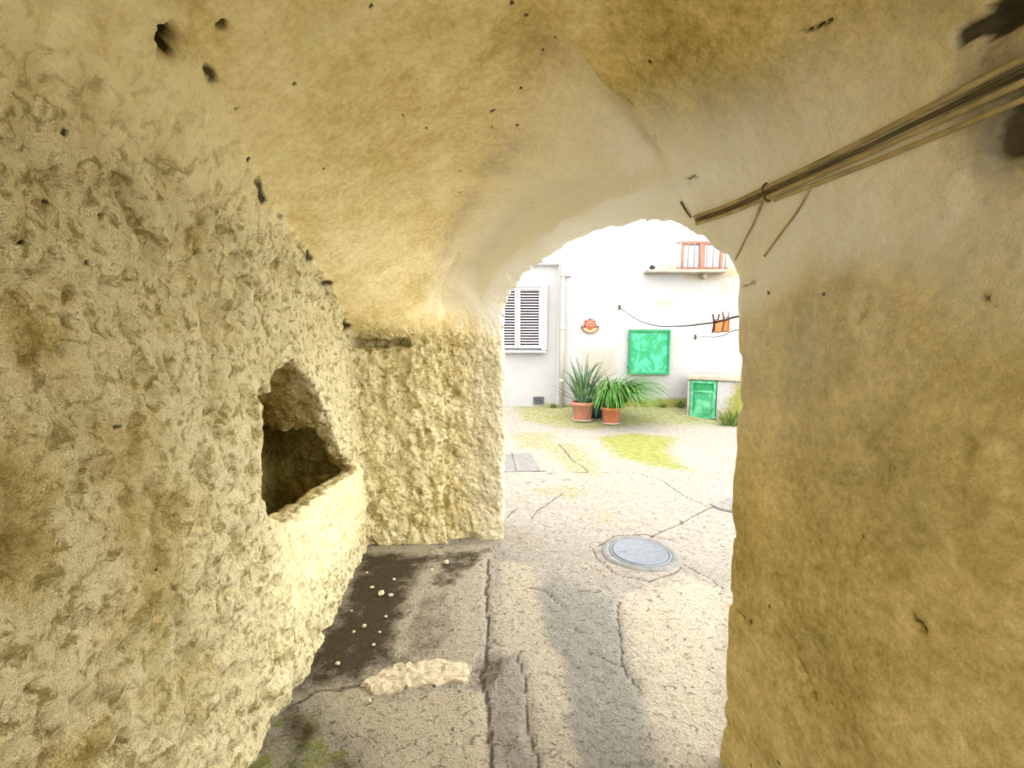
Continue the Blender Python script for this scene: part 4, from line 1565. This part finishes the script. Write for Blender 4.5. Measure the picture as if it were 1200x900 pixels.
run = wall_path([(1235, 66), (1200, 84), (1120, 122), (1040, 161), (980, 189), (900, 225), (855, 245), (817, 257)], 0.006, 60)
back = [run[0] + np.array([-SL * dy, -dy, 0.0]) for dy in np.arange(2.6, 0.05, -0.1)]
run, run_n = seat(np.array(back + list(run)), 0.006)
tan_ = np.gradient(run, axis=0)
tan_ /= np.linalg.norm(tan_, axis=1, keepdims=True)
side_ = np.cross(run_n, tan_)
side_ *= np.sign(side_[:, 2:3])
side_ /= np.linalg.norm(side_, axis=1, keepdims=True)
frac = np.clip((run[:, 1] - 0.66) / (1.27 - 0.66), 0, 1)
CLIP_Y = 1.255
CAB = [(0.0165, 0.0122, 0.0060, M_CABLE, 9.0, 'uppermost of the plaster-splashed cables along the right wall'),
       (-0.0150, -0.0122, 0.0060, M_CABLE, 9.0, 'middle one of the plaster-splashed cables along the right wall'),
       (-0.0400, -0.0250, 0.0055, M_CABLE, CLIP_Y - 0.02, 'lowest sagging cable of the bundle on the right wall'),
       (0.0005, 0.0000, 0.0048, M_CABLED, 9.0, 'dark grimy cable tucked between the pale ones on the right wall')]
for o0, o1, r, m, ymax, lab in CAB:
    path = run + side_ * (o0 + (o1 - o0) * frac)[:, None]
    path, _ = seat(path[path[:, 1] < ymax], r)
    o = tube_obj('cable', path, r, m, None, 8)
    tag(o, lab, 'cable', 'cables on the right wall')
for pts, lab in (([(894, 236), (884, 262), (872, 284), (862, 304)], 'thin wire dropping from the cable clip to the arch edge'),
                 ([(953, 219), (938, 245), (918, 272), (898, 300)], 'thin painted-over wire branching off the sagging cable'),
                 ([(798, 236), (806, 248), (811, 254)], 'short bent wire end where the cables meet the arch')):
    o = tube_obj('wire', seat(wall_path(pts, 0.003, 16), 0.0032, 0.0008)[0], 0.0032, M_CABLED if 'short' in lab else M_CABLE, None, 6)
    tag(o, lab, 'wire')
ci_ = int(np.argmin(np.abs(run[:, 1] - CLIP_Y)))
cc, cn, cs = run[ci_], run_n[ci_], side_[ci_]
clip = tube_obj('cable_clip', [cc + cs * a_ + cn * b_ for a_, b_ in ((0.027, -0.022), (0.022, 0.002), (0.015, 0.0085), (0.0, 0.0095), (-0.015, 0.0085), (-0.022, 0.002), (-0.027, -0.022))],
                0.0032, M_CABLED, None, 6)
tag(clip, 'small dark clip strapping the cable bundle to the right wall', 'clip')

# ------------------------------------------------------------------ clothes lines and pegs in the courtyard
h1 = far_pt(726, 360, YW - 0.03)


def anchor(h, px_, py_):
    """where a line coming from h meets the courtyard face of the right-hand wall, just behind its edge"""
    tgt = at_depth(px_, py_, 1.45)
    tgt[:2] = 0.845, 1.36
    for k in range(4000):
        p = h + (tgt - h) * (k / 4000)
        if p[1] < 2.2 and tri(p) > 0.008:
            return p
    return tgt


e1 = anchor(h1, 876, 369)
L1 = [on_plan_line(px_, py_, h1, e1) for px_, py_ in ((727, 361), (738, 369), (752, 377), (772, 382), (800, 382), (820, 380), (836, 378), (850, 375), (864, 371))]
line1 = tube_obj('clothes_line', spline([h1] + L1 + [e1], 70), 0.0045, M_BLACK, None, 6)
tag(line1, 'upper sagging dark clothes line holding the orange cloth', 'clothes line')
h2 = far_pt(815, 395, YW - 0.03)
e2 = anchor(h2, 876, 382)
L2 = [on_plan_line(px_, py_, h2, e2) for px_, py_ in ((822, 394.5), (836, 395), (848, 393), (860, 387.5))]
line2 = tube_obj('clothes_line', spline([h2] + L2 + [e2], 50), 0.0028, M_BLACK, None, 6)
tag(line2, 'lower thin clothes line strung below the pegs', 'clothes line')
for (hp, lab) in ((h1, 'iron hook in the white wall holding the upper clothes line'), (h2, 'iron hook in the white wall holding the lower clothes line')):
    o = tube_obj('wall_hook', [(hp[0], YW + 0.02, hp[2] + 0.03), (hp[0], YW - 0.03, hp[2] + 0.03), (hp[0], YW - 0.05, hp[2]), (hp[0], YW - 0.03, hp[2] - 0.035), (hp[0], YW - 0.01, hp[2] - 0.03)], 0.016, M_BLACK, None, 8)
    tag(o, lab, 'hook')


LDIR = math.atan2(e1[1] - h1[1], e1[0] - h1[0])


def peg(px_, py_, mat, lab):
    q = on_plan_line(px_, py_, h1, e1)
    t = empty('clothes_peg', (q[0], q[1], q[2] - 0.052), LDIR - math.pi / 2)
    tag(t, lab, 'peg')
    for s in (-1, 1):                       # one jaw each side of the line, spread at both ends
        o = tube_obj('jaw', [(s * 0.0150, 0, 0.090), (s * 0.0105, 0, 0.070), (s * 0.0076, 0, 0.053), (s * 0.0078, 0, 0.045), (s * 0.0105, 0, 0.020), (s * 0.0135, 0, 0.0)], 0.0040, mat, t, 4)
    o = tube_obj('spring', [(-0.0125, -0.004, 0.062), (-0.0125, 0.004, 0.062), (0.0, 0.005, 0.063), (0.0125, 0.004, 0.062), (0.0125, -0.004, 0.062), (0.0, -0.005, 0.063), (-0.0125, -0.004, 0.062)], 0.0014, M_BLACK, t, 6)
    return q


qa = peg(838.8, 377.4, M_PEG, 'dark brown clothes peg gripping the left edge of the orange cloth')
qb = peg(850.5, 375, M_PEG2, 'grey weathered clothes peg gripping the right edge of the orange cloth')
ca, cb = on_plan_line(838, 377.6, h1, e1), on_plan_line(854.5, 374, h1, e1)
cl = empty('cloth', tuple((ca + cb) / 2))
tag(cl, 'small faded orange cloth pegged on the clothes line', 'cloth')
wv = cb - ca
cwid = float(np.hypot(wv[0], wv[1]))
cl.rotation_euler = (0, 0, math.atan2(wv[1], wv[0]))
V, F = [], []
NC = 10
for i in range(NC + 1):
    for j in range(NC + 1):
        s, t_ = i / NC - 0.5, j / NC
        V.append((s * cwid, 0.002 * math.sin(i * 1.3) * t_, -t_ * 0.056 + 0.004))
for i in range(NC):
    for j in range(NC):
        q = i * (NC + 1) + j
        F.append((q, q + 1, q + NC + 2, q + NC + 1))
o = py_mesh('fabric', V, F, M_ORANGE, cl, True)
sm = o.modifiers.new('thick', 'SOLIDIFY')
sm.thickness = 0.002
for (a_, b_) in (((-0.5, 0.004), (0.5, 0.004)), ((-0.5, -0.050), (0.5, -0.050)), ((0.5, 0.004), (0.5, -0.050)), ((-0.5, 0.004), (-0.5, -0.050))):
    tube_obj('hem', [(a_[0] * cwid, -0.002, a_[1]), (b_[0] * cwid, -0.002, b_[1])], 0.0022, M_ORANGED, cl, 6)
